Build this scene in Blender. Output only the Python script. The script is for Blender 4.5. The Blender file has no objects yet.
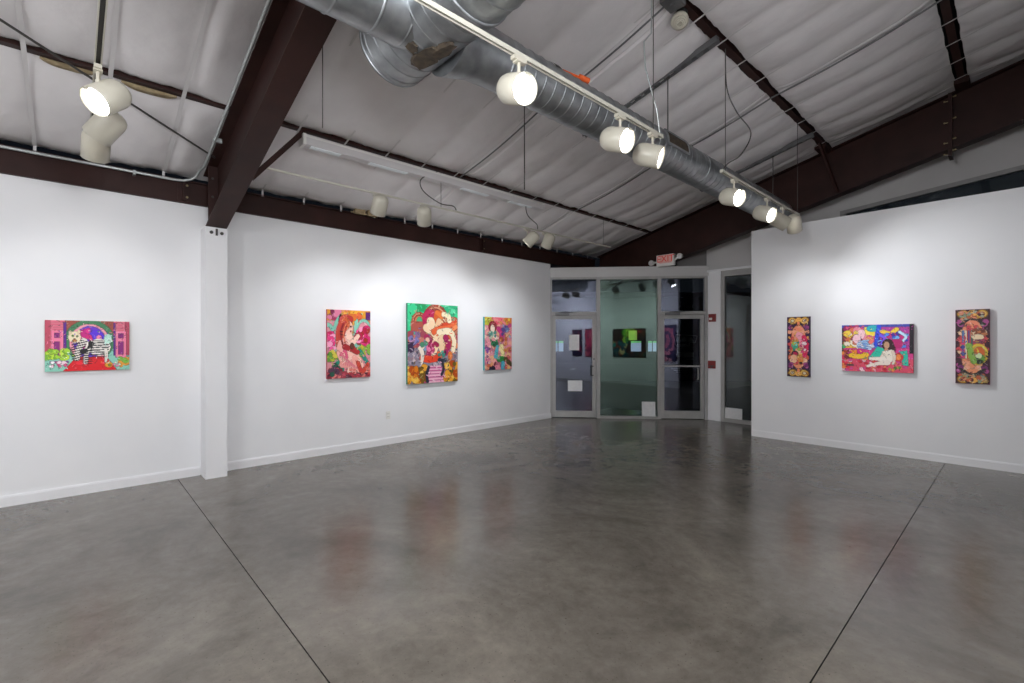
import bpy, bmesh, math, random
import numpy as np
from mathutils import Vector, Matrix, noise

S = bpy.context.scene
COL = S.collection
PI = math.pi

# ------------------------------------------------------------------ camera, world, exposure
cam = bpy.data.cameras.new('camera')
cam.sensor_width = 36.0
cam.lens = 471.0 / 1024.0 * 36.0
cam.clip_start = 0.05
co = bpy.data.objects.new('camera', cam)
COL.objects.link(co)
co.location = (0, 0, 1.52)
co.rotation_euler = (PI / 2, 0, math.atan2(508.0, 471.0))
S.camera = co
w = bpy.data.worlds.new('night')
S.world = w
w.use_nodes = True
w.node_tree.nodes['Background'].inputs[0].default_value = (0.25, 0.32, 0.45, 1)
w.node_tree.nodes['Background'].inputs[1].default_value = 0.010
S.view_settings.view_transform = 'Standard'
S.view_settings.look = 'None'
S.view_settings.gamma = 1.0
S.view_settings.exposure = 0.55
S.view_settings.use_curve_mapping = False
try:
    S.cycles.max_bounces = 12
    S.cycles.diffuse_bounces = 7
    S.cycles.glossy_bounces = 5
    S.cycles.transmission_bounces = 8
    S.cycles.caustics_reflective = False
    S.cycles.caustics_refractive = False
except Exception:
    pass
LAMP_W = 50.0
LAMP_COL = (0.965, 0.985, 1.02)

# ------------------------------------------------------------------ materials
def lin(c):
    return tuple(((v / 12.92) if v <= 0.04045 else ((v + 0.055) / 1.055) ** 2.4) for v in c)

def hexc(h):
    return tuple(int(h[i:i + 2], 16) / 255 for i in (0, 2, 4))

def mat(name, col, rough=0.5, metal=0.0, spec=0.5, emit=None, estr=0.0):
    m = bpy.data.materials.new(name)
    m.use_nodes = True
    b = m.node_tree.nodes['Principled BSDF']
    b.inputs['Base Color'].default_value = (*col, 1)
    b.inputs['Roughness'].default_value = rough
    b.inputs['Metallic'].default_value = metal
    b.inputs['Specular IOR Level'].default_value = spec
    if emit:
        b.inputs['Emission Color'].default_value = (*emit, 1)
        b.inputs['Emission Strength'].default_value = estr
    return m

def nd(m, t, **kw):
    n = m.node_tree.nodes.new(t)
    for k, v in kw.items():
        setattr(n, k, v)
    return n

def noisy(m, c1, c2, scale=6.0, detail=6.0, bump=0.0, stretch=(1, 1, 1), bdist=0.01, bscale=None):
    nt = m.node_tree
    b = nt.nodes['Principled BSDF']
    tc = nd(m, 'ShaderNodeTexCoord'); mp = nd(m, 'ShaderNodeMapping')
    mp.inputs['Scale'].default_value = stretch
    nt.links.new(tc.outputs['Object'], mp.inputs['Vector'])
    n = nd(m, 'ShaderNodeTexNoise')
    n.inputs['Scale'].default_value = scale; n.inputs['Detail'].default_value = detail
    nt.links.new(mp.outputs[0], n.inputs['Vector'])
    r = nd(m, 'ShaderNodeValToRGB')
    r.color_ramp.elements[0].position = 0.32; r.color_ramp.elements[1].position = 0.68
    r.color_ramp.elements[0].color = (*c1, 1); r.color_ramp.elements[1].color = (*c2, 1)
    nt.links.new(n.outputs['Fac'], r.inputs[0])
    nt.links.new(r.outputs[0], b.inputs['Base Color'])
    if bump > 0:
        n2 = nd(m, 'ShaderNodeTexNoise')
        n2.inputs['Scale'].default_value = bscale or scale * 2; n2.inputs['Detail'].default_value = 5
        nt.links.new(mp.outputs[0], n2.inputs['Vector'])
        bp = nd(m, 'ShaderNodeBump')
        bp.inputs['Strength'].default_value = bump; bp.inputs['Distance'].default_value = bdist
        nt.links.new(n2.outputs['Fac'], bp.inputs['Height'])
        nt.links.new(bp.outputs[0], b.inputs['Normal'])
    return m

M = {}
M['wall'] = noisy(mat('white_wall_paint', (.8, .8, .8), .6, spec=.3), (.79, .795, .81), (.83, .83, .835), 1.5, 4, .12, bdist=.002, bscale=90)
M['greywall'] = noisy(mat('grey_wall_paint', (.4, .4, .4), .7, spec=.2), (.56, .545, .535), (.62, .60, .59), 1.2, 4)
M['darkwall'] = noisy(mat('unlit_room_wall', (.05, .05, .055), .7), (.04, .04, .045), (.06, .06, .065), 2, 4)  # near-black colour stands in for the darkness of the unlit side room
M['trim'] = mat('white_trim_gloss', (.82, .82, .83), .35)
M['alu'] = noisy(mat('painted_aluminium', (.5, .5, .5), .4), (.36, .355, .34), (.42, .41, .395), 5, 3)
M['header'] = mat('pale_grey_header', (.56, .55, .54), .45)
M['steel'] = noisy(mat('brown_red_oxide_steel', (.07, .03, .025), .5, spec=.25), (.022, .0075, .0058), (.038, .0135, .0105), 3.5, 6, .15, bdist=.003, bscale=30)
M['liner'] = noisy(mat('white_insulation_liner', (.6, .57, .57), .55, spec=.25), (.70, .675, .675), (.78, .755, .755), 2.0, 7, .35, stretch=(1, 1, 1), bdist=.012, bscale=9)
M['kraft'] = noisy(mat('tan_insulation_edge', (.35, .27, .15), .8), (.28, .21, .11), (.42, .33, .20), 20, 4, .4)
M['strap'] = mat('white_strap', (.62, .60, .595), .45)
M['cream'] = mat('cream_lamp_enamel', (.56, .53, .44), .38)
M['track'] = mat('cream_track', (.56, .54, .46), .5)
M['slot'] = mat('dark_slot', (.025, .023, .02), .6)
M['wire'] = mat('dark_wire', (.06, .055, .05), .5)
M['conduit'] = mat('galvanised_conduit', (.50, .53, .52), .35, metal=.6)
M['glow'] = mat('lamp_face', (1, 1, 1), .3, emit=(1.0, .97, .94), estr=14)
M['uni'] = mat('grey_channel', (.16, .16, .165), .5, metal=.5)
M['canvasside'] = None
M['paper'] = noisy(mat('white_paper', (.75, .75, .74), .7), (.70, .70, .70), (.78, .78, .77), 20, 3)
M['red'] = mat('red_plastic', (.22, .012, .012), .35)
M['white'] = mat('white_plastic', (.75, .74, .70), .4)
M['black'] = mat('black_rubber', (.015, .015, .015), .5)
M['orange'] = mat('orange_cord', (.75, .12, .02), .5)
M['brass'] = mat('zinc_bolt', (.35, .28, .16), .4, metal=.8)
M['exitred'] = mat('exit_letter_red', (.55, .03, .03), .5, emit=(.85, .06, .05), estr=.12)
M['decal'] = mat('white_vinyl', (.42, .42, .43), .6)
M['asphalt'] = noisy(mat('dark_asphalt', (.03, .03, .03), .8), (.02, .02, .022), (.045, .043, .04), 8, 5)
M['night'] = mat('dark_facade', (.03, .032, .036), .8)
M['litwin'] = mat('lit_window_blue', (.3, .4, .5), .5, emit=(.50, .68, .95), estr=.33)
M['litgreen'] = mat('lit_window_green', (.2, .5, .2), .5, emit=(.25, .85, .35), estr=.30)
M['signglow'] = mat('green_sign_glow', (.2, .4, .1), .5, emit=(.45, .80, .15), estr=.26)
M['tube'] = mat('tube_lens', (.86, .90, .92), .25)
M['lens'] = mat('fixture_lens', (.60, .58, .58), .35)

def glass(name, tint, ior):
    m = mat(name, (.80, .86, .84), .0)
    b = m.node_tree.nodes['Principled BSDF']
    b.inputs['Transmission Weight'].default_value = 1.0
    b.inputs['IOR'].default_value = ior
    b.inputs['Specular Tint'].default_value = (*tint, 1)
    return m
M['glass_green'] = glass('green_tinted_glass', (.62, .86, .76), 1.72)
M['glass_blue'] = glass('blue_tinted_glass', (.72, .76, 1.0), 1.72)
M['glass_dark'] = glass('night_glass', (.8, .85, .9), 1.28)
M['glass_clear'] = glass('clear_glass', (.85, .92, .95), 1.6)

# galvanised spiral duct: metal with the seam ridges as bump, along local Z
def duct_mat(name, pitch):
    m = mat(name, (.62, .65, .67), .33, metal=.9)
    nt = m.node_tree; b = nt.nodes['Principled BSDF']
    tc = nd(m, 'ShaderNodeTexCoord')
    n = nd(m, 'ShaderNodeTexNoise'); n.inputs['Scale'].default_value = 9; n.inputs['Detail'].default_value = 6
    nt.links.new(tc.outputs['Object'], n.inputs['Vector'])
    r = nd(m, 'ShaderNodeValToRGB')
    r.color_ramp.elements[0].position = .3; r.color_ramp.elements[1].position = .7
    r.color_ramp.elements[0].color = (.27, .285, .295, 1); r.color_ramp.elements[1].color = (.43, .45, .465, 1)
    nt.links.new(n.outputs['Fac'], r.inputs[0]); nt.links.new(r.outputs[0], b.inputs['Base Color'])
    r2 = nd(m, 'ShaderNodeMapRange')
    r2.inputs['To Min'].default_value = .34; r2.inputs['To Max'].default_value = .52
    nt.links.new(n.outputs['Fac'], r2.inputs['Value']); nt.links.new(r2.outputs[0], b.inputs['Roughness'])
    return m
M['duct'] = duct_mat('galvanised_duct', .12)
M['ductseam'] = mat('duct_seam', (.40, .42, .44), .35, metal=.85)
M['rust'] = noisy(mat('dusty_grille', (.06, .045, .03), .8), (.025, .018, .012), (.075, .054, .033), 25, 5)

# polished concrete floor
m = mat('polished_concrete', (.12, .11, .10), .2, spec=.5)
M['floor'] = m
nt = m.node_tree; b = nt.nodes['Principled BSDF']
tc = nd(m, 'ShaderNodeTexCoord')
def nz(scale, detail, dist=0.0, rough=.55):
    n = nd(m, 'ShaderNodeTexNoise')
    n.inputs['Scale'].default_value = scale; n.inputs['Detail'].default_value = detail
    n.inputs['Distortion'].default_value = dist; n.inputs['Roughness'].default_value = rough
    nt.links.new(tc.outputs['Object'], n.inputs['Vector'])
    return n
def ramp(src, p0, c0, p1, c1):
    r = nd(m, 'ShaderNodeValToRGB')
    r.color_ramp.elements[0].position = p0; r.color_ramp.elements[1].position = p1
    r.color_ramp.elements[0].color = (*c0, 1); r.color_ramp.elements[1].color = (*c1, 1)
    nt.links.new(src, r.inputs[0]); return r
big = nz(.8, 8, .9, .68); fine = nz(9, 12, .3, .75); spk = nz(60, 4)
c1 = ramp(big.outputs['Fac'], .34, (.108, .098, .083), .66, (.215, .196, .168))
c2 = ramp(fine.outputs['Fac'], .30, (.74, .72, .70), .70, (1.12, 1.10, 1.07))
mx = nd(m, 'ShaderNodeMix', data_type='RGBA', blend_type='MULTIPLY'); mx.inputs['Factor'].default_value = 1
nt.links.new(c1.outputs[0], mx.inputs['A']); nt.links.new(c2.outputs[0], mx.inputs['B'])
c3 = ramp(spk.outputs['Fac'], .28, (.45, .43, .40), .36, (1, 1, 1))
mx2 = nd(m, 'ShaderNodeMix', data_type='RGBA', blend_type='MULTIPLY'); mx2.inputs['Factor'].default_value = 1
nt.links.new(mx.outputs['Result'], mx2.inputs['A']); nt.links.new(c3.outputs[0], mx2.inputs['B'])
nt.links.new(mx2.outputs['Result'], b.inputs['Base Color'])
rr = nd(m, 'ShaderNodeMapRange'); rr.inputs['From Min'].default_value = .3; rr.inputs['From Max'].default_value = .7
rr.inputs['To Min'].default_value = .15; rr.inputs['To Max'].default_value = .27
nt.links.new(fine.outputs['Fac'], rr.inputs['Value']); nt.links.new(rr.outputs[0], b.inputs['Roughness'])
bp = nd(m, 'ShaderNodeBump'); bp.inputs['Strength'].default_value = .10; bp.inputs['Distance'].default_value = .003
nt.links.new(fine.outputs['Fac'], bp.inputs['Height']); nt.links.new(bp.outputs[0], b.inputs['Normal'])
M['joint'] = mat('saw_cut_joint', (.02, .018, .015), .9)

# painted canvas: pigment read from the mesh's colour attribute
m = mat('painted_canvas', (.5, .5, .5), .45, spec=.35)
M['paint'] = m
at = nd(m, 'ShaderNodeVertexColor', layer_name='pigment')
m.node_tree.links.new(at.outputs['Color'], m.node_tree.nodes['Principled BSDF'].inputs['Base Color'])

# ------------------------------------------------------------------ helpers
class MB:
    """collects shapes in world coordinates, builds ONE mesh object"""
    def __init__(self):
        self.v = []; self.f = []; self.mi = []; self.sm = []; self.cur = 0
    def add(self, vs, fs, smooth=False):
        o = len(self.v)
        self.v += [Vector(p) for p in vs]
        for q in fs:
            self.f.append([i + o for i in q]); self.mi.append(self.cur); self.sm.append(smooth)
        return self
    def box(self, a, b, T=None):
        x0, y0, z0 = a; x1, y1, z1 = b
        P = [Vector(p) for p in ((x0,y0,z0),(x1,y0,z0),(x1,y1,z0),(x0,y1,z0),(x0,y0,z1),(x1,y0,z1),(x1,y1,z1),(x0,y1,z1))]
        if T is not None: P = [T(p) if callable(T) else T @ p for p in P]
        return self.add(P, [(0,3,2,1),(4,5,6,7),(0,1,5,4),(1,2,6,5),(2,3,7,6),(3,0,4,7)])
    def bar(self, p, q, wdt, hgt, up=(0, 0, 1)):
        p, q = Vector(p), Vector(q); d = (q - p).normalized()
        s = d.cross(Vector(up)).normalized(); u = s.cross(d)
        P = []
        for e in (p, q):
            for a, c in ((-1,-1),(1,-1),(1,1),(-1,1)):
                P.append(e + s * a * wdt / 2 + u * c * hgt / 2)
        return self.add(P, [(3,2,1,0),(4,5,6,7),(0,1,5,4),(1,2,6,5),(2,3,7,6),(3,0,4,7)])
    def prof(self, p, axis, rings, seg=24, cap=True, smooth=True):
        """surface of revolution: rings = [(distance along axis, radius)]"""
        p = Vector(p); d = Vector(axis).normalized()
        s = d.orthogonal().normalized(); t = d.cross(s)
        P = []; Fc = []
        for (h, r) in rings:
            for k in range(seg):
                a = 2 * PI * k / seg
                P.append(p + d * h + (s * math.cos(a) + t * math.sin(a)) * r)
        for i in range(len(rings) - 1):
            for k in range(seg):
                k2 = (k + 1) % seg
                Fc.append((i*seg+k, i*seg+k2, (i+1)*seg+k2, (i+1)*seg+k))
        self.add(P, Fc, smooth)
        if cap:
            n = len(rings) - 1
            self.add([P[k] for k in range(seg)][::-1], [tuple(range(seg))])
            self.add([P[n*seg+k] for k in range(seg)], [tuple(range(seg))])
        return self
    def cyl(self, p, q, r, seg=16, cap=True):
        p, q = Vector(p), Vector(q)
        return self.prof(p, q - p, [(0, r), ((q - p).length, r)], seg, cap)
    def tube(self, pts, r, seg=8):
        pts = [Vector(p) for p in pts]; n = len(pts); P = []; Fc = []
        prev = None
        for i, p in enumerate(pts):
            d = (pts[min(i+1, n-1)] - pts[max(i-1, 0)]).normalized()
            s = d.orthogonal().normalized() if prev is None else (prev - d * prev.dot(d)).normalized()
            prev = s; t = d.cross(s)
            for k in range(seg):
                a = 2 * PI * k / seg
                P.append(p + (s * math.cos(a) + t * math.sin(a)) * r)
        for i in range(n - 1):
            for k in range(seg):
                k2 = (k + 1) % seg
                Fc.append((i*seg+k, i*seg+k2, (i+1)*seg+k2, (i+1)*seg+k))
        self.add(P, Fc, True)
        self.add(P[:seg][::-1], [tuple(range(seg))]); self.add(P[-seg:], [tuple(range(seg))])
        return self
    def build(self, name, m, parent=None, org=None, bevel=0.0):
        if parent is not None: org = WORLD[parent.name]
        org = Vector(org) if org is not None else Vector((0, 0, 0))
        me = bpy.data.meshes.new(name)
        me.from_pydata([p - org for p in self.v], [], self.f)
        ms = m if isinstance(m, (list, tuple)) else [m]
        for k in ms: me.materials.append(k)
        me.polygons.foreach_set('material_index', self.mi)
        me.polygons.foreach_set('use_smooth', self.sm)
        me.update()
        o = bpy.data.objects.new(name, me); COL.objects.link(o)
        if parent is not None: o.parent = parent
        else: o.location = org
        WORLD[o.name] = org.copy()
        if bevel:
            bv = o.modifiers.new('bevel', 'BEVEL'); bv.width = bevel; bv.segments = 2; bv.limit_method = 'ANGLE'
        return o
WORLD = {}

def tag(o, label, cat, group=None):
    o['label'] = label; o['category'] = cat
    if group: o['group'] = group
    return o

def empty(name, loc):
    o = bpy.data.objects.new(name, None); COL.objects.link(o)
    o.location = loc; o.empty_display_size = .1
    WORLD[o.name] = Vector(loc)
    return o

def thing(name, loc, label, cat, group=None):
    return tag(empty(name, loc), label, cat, group)

def struct(o):
    o['kind'] = 'structure'
    return o

def smooth_path(pts, n=8):
    pts = [Vector(p) for p in pts]; out = []
    P = [pts[0]] + pts + [pts[-1]]
    for i in range(1, len(P) - 2):
        a, b_, c, d = P[i-1], P[i], P[i+1], P[i+2]
        for k in range(n):
            t = k / n
            out.append(.5 * ((2*b_) + (c-a)*t + (2*a-5*b_+4*c-d)*t*t + (3*b_-a-3*c+d)*t**3))
    out.append(pts[-1]); return out

def roofz(x): return 3.42 + .245 * (x + 6.2)

# ------------------------------------------------------------------ the setting
XL, YR, XR, YB = -6.35, 8.0, 0.82, -6.0
YSE = 5.18                   # the side wall stops here, a dark side room opens beyond
XE, YO = 5.0, 9.05           # outer walls
P0 = Vector((-6.35, 7.02, 0)); P1 = Vector((-4.15, 9.03, 0))
U = (P1 - P0).normalized(); N = Vector((U.y, -U.x, 0))     # N points into the room
def SF(p): return P0 + U * p.x + N * p.y + Vector((0, 0, p.z))
LEN = (P1 - P0).length

# floor with two saw-cut joints
def breaks(lo, hi, g, hw):
    return [lo, g - hw, g + hw, hi]
xs = breaks(-6.36, XE, -0.635, .003); ys = breaks(YB, YO, 0.83, .003)
f = MB()
for i in range(3):
    for j in range(3):
        gr = (i == 1) or (j == 1); z = -.012 if gr else 0
        f.cur = 1 if gr else 0
        f.add([(xs[i],ys[j],z),(xs[i+1],ys[j],z),(xs[i+1],ys[j+1],z),(xs[i],ys[j+1],z)], [(0,1,2,3)])
f.cur = 1
f.add([(xs[1],YB,0),(xs[1],YO,0),(xs[1],YO,-.012),(xs[1],YB,-.012)], [(0,1,2,3)])
f.add([(xs[2],YB,0),(xs[2],YO,0),(xs[2],YO,-.012),(xs[2],YB,-.012)], [(3,2,1,0)])
f.add([(-6.36,ys[1],0),(XE,ys[1],0),(XE,ys[1],-.012),(-6.36,ys[1],-.012)], [(3,2,1,0)])
f.add([(-6.36,ys[2],0),(XE,ys[2],0),(XE,ys[2],-.012),(-6.36,ys[2],-.012)], [(0,1,2,3)])
struct(f.build('floor', [M['floor'], M['joint']]))
struct(MB().box((-60, YB - 1, -.30), (10, 60, -.15)).build('ground', M['asphalt']))

struct(MB().box((XL - .15, YB, 0), (XL, 6.93, 3.06)).build('wall_left', M['wall']))
struct(MB().box((-2.93, YR, 0), (XR + .12, YR + .14, 3.30)).build('wall_right', M['wall']))
struct(MB().box((XR, YB, 0), (XR + .12, YSE, 4.30)).build('wall_side', M['wall']))
struct(MB().box((XL - .15, YB - .15, 0), (XE, YB, 6.3)).build('wall_back', M['wall']))
struct(MB().box((XE, YB, 0), (XE + .1, YO, 6.3)).build('wall_far', M['darkwall']))
# outer wall above the entrance and the dark clerestory band
o = MB()
bz = lambda x: 3.565 + .10 * (x + 1.86)
o.box((-4.2, YO, 2.90), (-1.97, YO + .15, 4.45))
q = [(-1.97, bz(-1.97) + .06), (XE, bz(XE) + .06), (XE, roofz(XE) + .15), (-1.97, roofz(-1.97) + .15)]
o.add([(x, YO, z) for x, z in q] + [(x, YO + .15, z) for x, z in q], [(0, 1, 2, 3), (7, 6, 5, 4), (0, 4, 5, 1)])
o.box((-2.85, YO, 0), (XE, YO + .15, 2.90))
o.box((-1.97, YO, 2.90), (XE, YO + .15, 3.05))
struct(o.build('wall_outer', M['greywall']))
wf = struct(empty('window_4', (-1.9, YO, 3.05)))
o = MB()
q = [(-1.97, bz(-1.97)), (XE, bz(XE)), (XE, bz(XE) + .06), (-1.97, bz(-1.97) + .06)]
o.add([(x, YO - .03, z) for x, z in q] + [(x, YO + .05, z) for x, z in q], [(0, 1, 2, 3), (7, 6, 5, 4), (0, 4, 5, 1), (3, 2, 6, 7), (0, 3, 7, 4), (1, 5, 6, 2)])
o.box((-1.97, YO - .03, 3.05), (-1.90, YO + .05, bz(-1.97))); o.box((-1.90, YO - .03, 3.05), (XE, YO + .05, 3.09))
o.build('window_frame', mat('grey_frame', (.30, .29, .28), .5), wf)
o = MB()
q = [(-1.90, 3.09), (XE, 3.09), (XE, bz(XE)), (-1.90, bz(-1.90))]
o.add([(x, YO + .012, z) for x, z in q] + [(x, YO + .02, z) for x, z in q], [(0, 1, 2, 3), (7, 6, 5, 4)])
o.build('glass_pane', M['glass_dark'], wf)
# plain panel above the storefront's right end, up to the rafter
o = MB(); o.box((2.42, -.10, 2.985), (LEN, -.02, 4.0), SF)
struct(o.build('wall_entry', mat('dark_grey_soffit', (.20, .19, .185), .7)))

# baseboards
def baseboard(name, pts, h=.10, t=.016):
    o = MB()
    for (a, b_) in pts:
        a, b_ = Vector(a), Vector(b_); d = (b_ - a).normalized(); n = Vector((-d.y, d.x, 0))
        o.box((0, 0, 0), ((b_-a).length, t, h - .012), lambda p: a + d*p.x + n*p.y + Vector((0,0,p.z)))
        o.box((0, 0, h - .012), ((b_-a).length, t * .6, h), lambda p: a + d*p.x + n*p.y + Vector((0,0,p.z)))
    return struct(o.build(name, M['trim']))
baseboard('baseboard_left', [((XL, 6.93, 0), (XL, 1.26, 0)), ((XL, 1.04, 0), (XL, YB, 0))])
baseboard('baseboard_right', [((XR, YR, 0), (-2.93, YR, 0))])
baseboard('baseboard_side', [((XR, YB, 0), (XR, YSE, 0))])
# drywall end trim on the free end of the right wall
struct(MB().box((-2.945, YR - .004, 0), (-2.93, YR + .144, 3.30)).build('trim_1', M['trim']))

# column of the near frame against the left wall
o = MB(); o.box((XL + .001, 1.05, 0), (-6.09, 1.26, 2.79))
c = o.build('column', M['wall'], org=(-6.2, 1.15, 0))
tag(c, 'white boxed column against the left wall, standing under the brown rafter', 'column')
o = MB()
for dy in (-.05, .05): o.prof((-6.09, 1.155 + dy, 2.73), (1, 0, 0), [(0, .018), (.014, .018), (.02, .010)], 8)
o.box((-6.09, 1.145, 2.70), (-6.075, 1.165, 2.775)); o.build('bolt_plate', M['wire'], c)

# ------------------------------------------------------------------ ceiling liner
PUR = [-5.05, -3.53, -2.0, -0.5, 1.05, 2.5]
xsamp = []
edges = [-6.42] + PUR + [XE]
gap = {-5.05: .028, -3.53: .04, -2.0: .05, -.5: .06, 1.05: .05, 2.5: .05}
strips = []
for i in range(len(edges) - 1):
    a, b_ = edges[i], edges[i+1]
    lo = a + gap.get(a, 0); hi = b_ - gap.get(b_, 0)
    if hi - lo < .1: continue
    n = max(4, int((hi - lo) / .05)); ts = [k / n for k in range(n + 1)]
    strips.append((lo, hi, ts))
YS = np.arange(YB, YO + .001, .035)
SEAM = [-1.0, 1.36, 3.76, 6.06, 8.32]
YS = np.unique(np.round(np.concatenate([YS] + [np.arange(c_ - .10, c_ + .101, .008) for c_ in SEAM]), 4))
STR = [-.28 + .49 * k for k in range(-11, 20)]
vs = []; fs = []
for (lo, hi, ts) in strips:
    base = len(vs); nx = len(ts)
    for y in YS:
        ph = (y + .28) / .49
        puff = abs(math.sin(PI * ph)) ** .65
        k = math.floor(ph)
        amp = .034 + .016 * noise.noise(Vector((k * 3.7, lo, 0)))
        seam = sum(math.exp(-((y - s_ - d_) / .010) ** 2) for s_ in SEAM for d_ in (-.055, .055))
        for t in ts:
            ed = min(t, 1 - t) * (hi - lo)
            win = 1 - math.exp(-ed / .10)
            x = lo + t * (hi - lo)
            wob = .012 * noise.noise(Vector((x * 7, y * 4, 1))) * math.exp(-ed / .07)
            if t == 0: x += wob + .012 * noise.noise(Vector((y * 2.2, lo, 5)))
            if t == 1: x += wob + .012 * noise.noise(Vector((y * 2.2, hi, 9)))
            d = amp * puff * win + .030 * win * math.sin(PI * t)
            d += .010 * noise.noise(Vector((x * 2.0, y * 5.0, 3))) + .006 * noise.noise(Vector((x * 9, y * 9, 7)))
            d += .012 * math.exp(-ed / .05) * noise.noise(Vector((x * 4, y * 14, 2)))
            d -= .045 * seam * win
            d -= .025 * (1 - win)
            rf = min(abs(y - 1.155), abs(y - 8.48)); kk = min(1, max(0, (rf - .12) / .22))
            d = d * kk - .012 * (1 - kk)
            vs.append((x, y, roofz(x) - d))
    for j in range(len(YS) - 1):
        for i in range(nx - 1):
            a = base + j * nx + i
            fs.append((a, a + nx, a + nx + 1, a + 1))
o = MB(); o.add(vs, fs, True)
# roof deck above the liner, closes the gaps
o.cur = 1
o.add([(-6.6, YB, roofz(-6.6) + .20), (XE + .1, YB, roofz(XE + .1) + .20), (XE + .1, YO + .15, roofz(XE + .1) + .20), (-6.6, YO + .15, roofz(-6.6) + .20)], [(0, 3, 2, 1)])
struct(o.build('ceiling', [M['liner'], M['night']]))

# steel: purlins, eave beam, rafters
near = ['brown purlin nearest the left wall, above the long strip light',
        'brown purlin running above and hidden mostly by the round duct',
        'brown purlin with white straps above the right spotlight track',
        'brown purlin at the upper right corner of the ceiling']
for k, px in enumerate(PUR[:4]):
    o = MB(); z = roofz(px)
    wdt = .07
    o.box((px - wdt/2, -5.9, z - .004), (px + wdt/2, 8.38, z + .008)); o.box((px - .004, -5.9, z + .008), (px + .004, 8.38, z + .18))
    o.box((px - wdt/2, -5.9, z + .008), (px - wdt/2 + .005, 8.38, z + .025))
    tag(o.build('purlin', M['steel'], org=(px, 1, z)), near[k], 'beam', None)

o = MB(); o.box((XL - .16, YB + .1, 3.062), (XL + .03, 8.35, 3.075)); o.box((XL - .16, YB + .1, 3.30), (XL + .05, 8.35, 3.315)); o.box((XL - .03, YB + .1, 3.075), (XL + .015, 8.35, 3.30))
e = o.build('eave_beam', M['steel'], org=(XL, 1, 3.06)); tag(e, 'brown steel eave beam running along the top of the left wall', 'beam')
for y in (.88, 5.16):
    o = MB(); o.box((XL + .015, y - .012, 3.085), (XL + .06, y + .012, 3.29)); o.box((XL + .015, y - .05, 3.085), (XL + .022, y + .05, 3.29))
    o.build('stiffener', M['steel'], e)
    for z in (3.13, 3.26):
        o = MB(); o.prof((XL + .022, y + .035, z), (1, 0, 0), [(0, .013), (.012, .013)], 6, smooth=False); o.build('bolt', M['brass'], e)

def rafter(y, xb, zb, sb, x0, x1, label):
    r = thing('steel_rafter', (x0, y, zb), label, 'beam')
    bot = lambda x: zb + sb * (x - xb)
    top = lambda x: roofz(x) - .020
    o = MB()
    o.add([(x0,y-.006,bot(x0)),(x1,y-.006,bot(x1)),(x1,y-.006,top(x1)),(x0,y-.006,top(x0)),
           (x0,y+.006,bot(x0)),(x1,y+.006,bot(x1)),(x1,y+.006,top(x1)),(x0,y+.006,top(x0))],
          [(0,1,2,3),(7,6,5,4),(0,3,7,4),(1,5,6,2)])
    o.build('web', M['steel'], r)
    for nm, g, t in (('bottom_flange', bot, .014), ('top_flange', top, -.014)):
        o = MB()
        o.add([(x0,y-.1,g(x0)),(x1,y-.1,g(x1)),(x1,y+.1,g(x1)),(x0,y+.1,g(x0)),
               (x0,y-.1,g(x0)+t),(x1,y-.1,g(x1)+t),(x1,y+.1,g(x1)+t),(x0,y+.1,g(x0)+t)],
              [(0,3,2,1),(4,5,6,7),(0,1,5,4),(1,2,6,5),(2,3,7,6),(3,0,4,7)])
        o.build(nm, M['steel'], r)
    return r, bot
ra, bota = rafter(1.155, -6.07, 2.80, .272, -6.24, XE - .02, 'brown steel rafter rising from the white column across the near ceiling')
o = MB(); o.box((-6.012, 1.06, 2.835), (-6.0, 1.149, 3.44)); o.build('end_plate', M['steel'], ra)
for p in ((-6.0, 1.10, 3.10), (-6.0, 1.10, 3.30), (-5.5, 1.149, 3.12)):
    o = MB(); o.prof(p, (1, 0, 0) if p[0] < -5.9 else (0, -1, 0), [(0, .013), (.012, .013)], 6, smooth=False); o.build('bolt', M['wire'], ra)
o = MB(); o.bar((-5.05, 1.25, 3.10), (-5.05, 1.74, 3.70), .05, .05, (1, 0, 0)); 
o.build('brace', M['steel'], ra)
rb, botb = rafter(8.48, -4.9, 2.98, .248, -6.30, XE - .02, 'dark brown steel rafter spanning the far end above the white right wall')
xs_ = -.62
o = MB(); o.box((xs_ - .02, 8.37, botb(xs_) - .10), (xs_ + .02, 8.59, roofz(xs_) - .02))
o.build('splice_plate', M['steel'], rb)
for z, k in ((roofz(xs_) - .10, 0), (roofz(xs_) - .38, 1), (botb(xs_) + .10, 2), (botb(xs_) - .05, 3)):
    for dx in (-.055, .05):
        o = MB(); o.prof((xs_ + dx, 8.375, z + dx * .4), (0, -1, 0), [(0, .011), (.010, .011)], 6, smooth=False)
        o.cyl((xs_ - .02, 8.378, z + dx*.4), (xs_ + dx, 8.378, z + dx*.4), .006, 6)
        o.build('bolt', M['brass'], rb)
o = MB(); o.bar((-2.0, 8.0, roofz(-2.0) - .02), (-1.86, 8.38, botb(-1.86) + .03), .035, .035); o.build('brace', M['steel'], rb)
o = MB(); o.box((-2.09, 8.10, roofz(-2) - .06), (-1.95, 8.40, roofz(-2) + .02)); o.build('purlin_clip', M['steel'], rb)
o = MB(); o.box((-.57, 8.15, roofz(-.5) - .05), (-.43, 8.40, roofz(-.5) + .02)); o.build('purlin_clip', M['steel'], rb)

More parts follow.
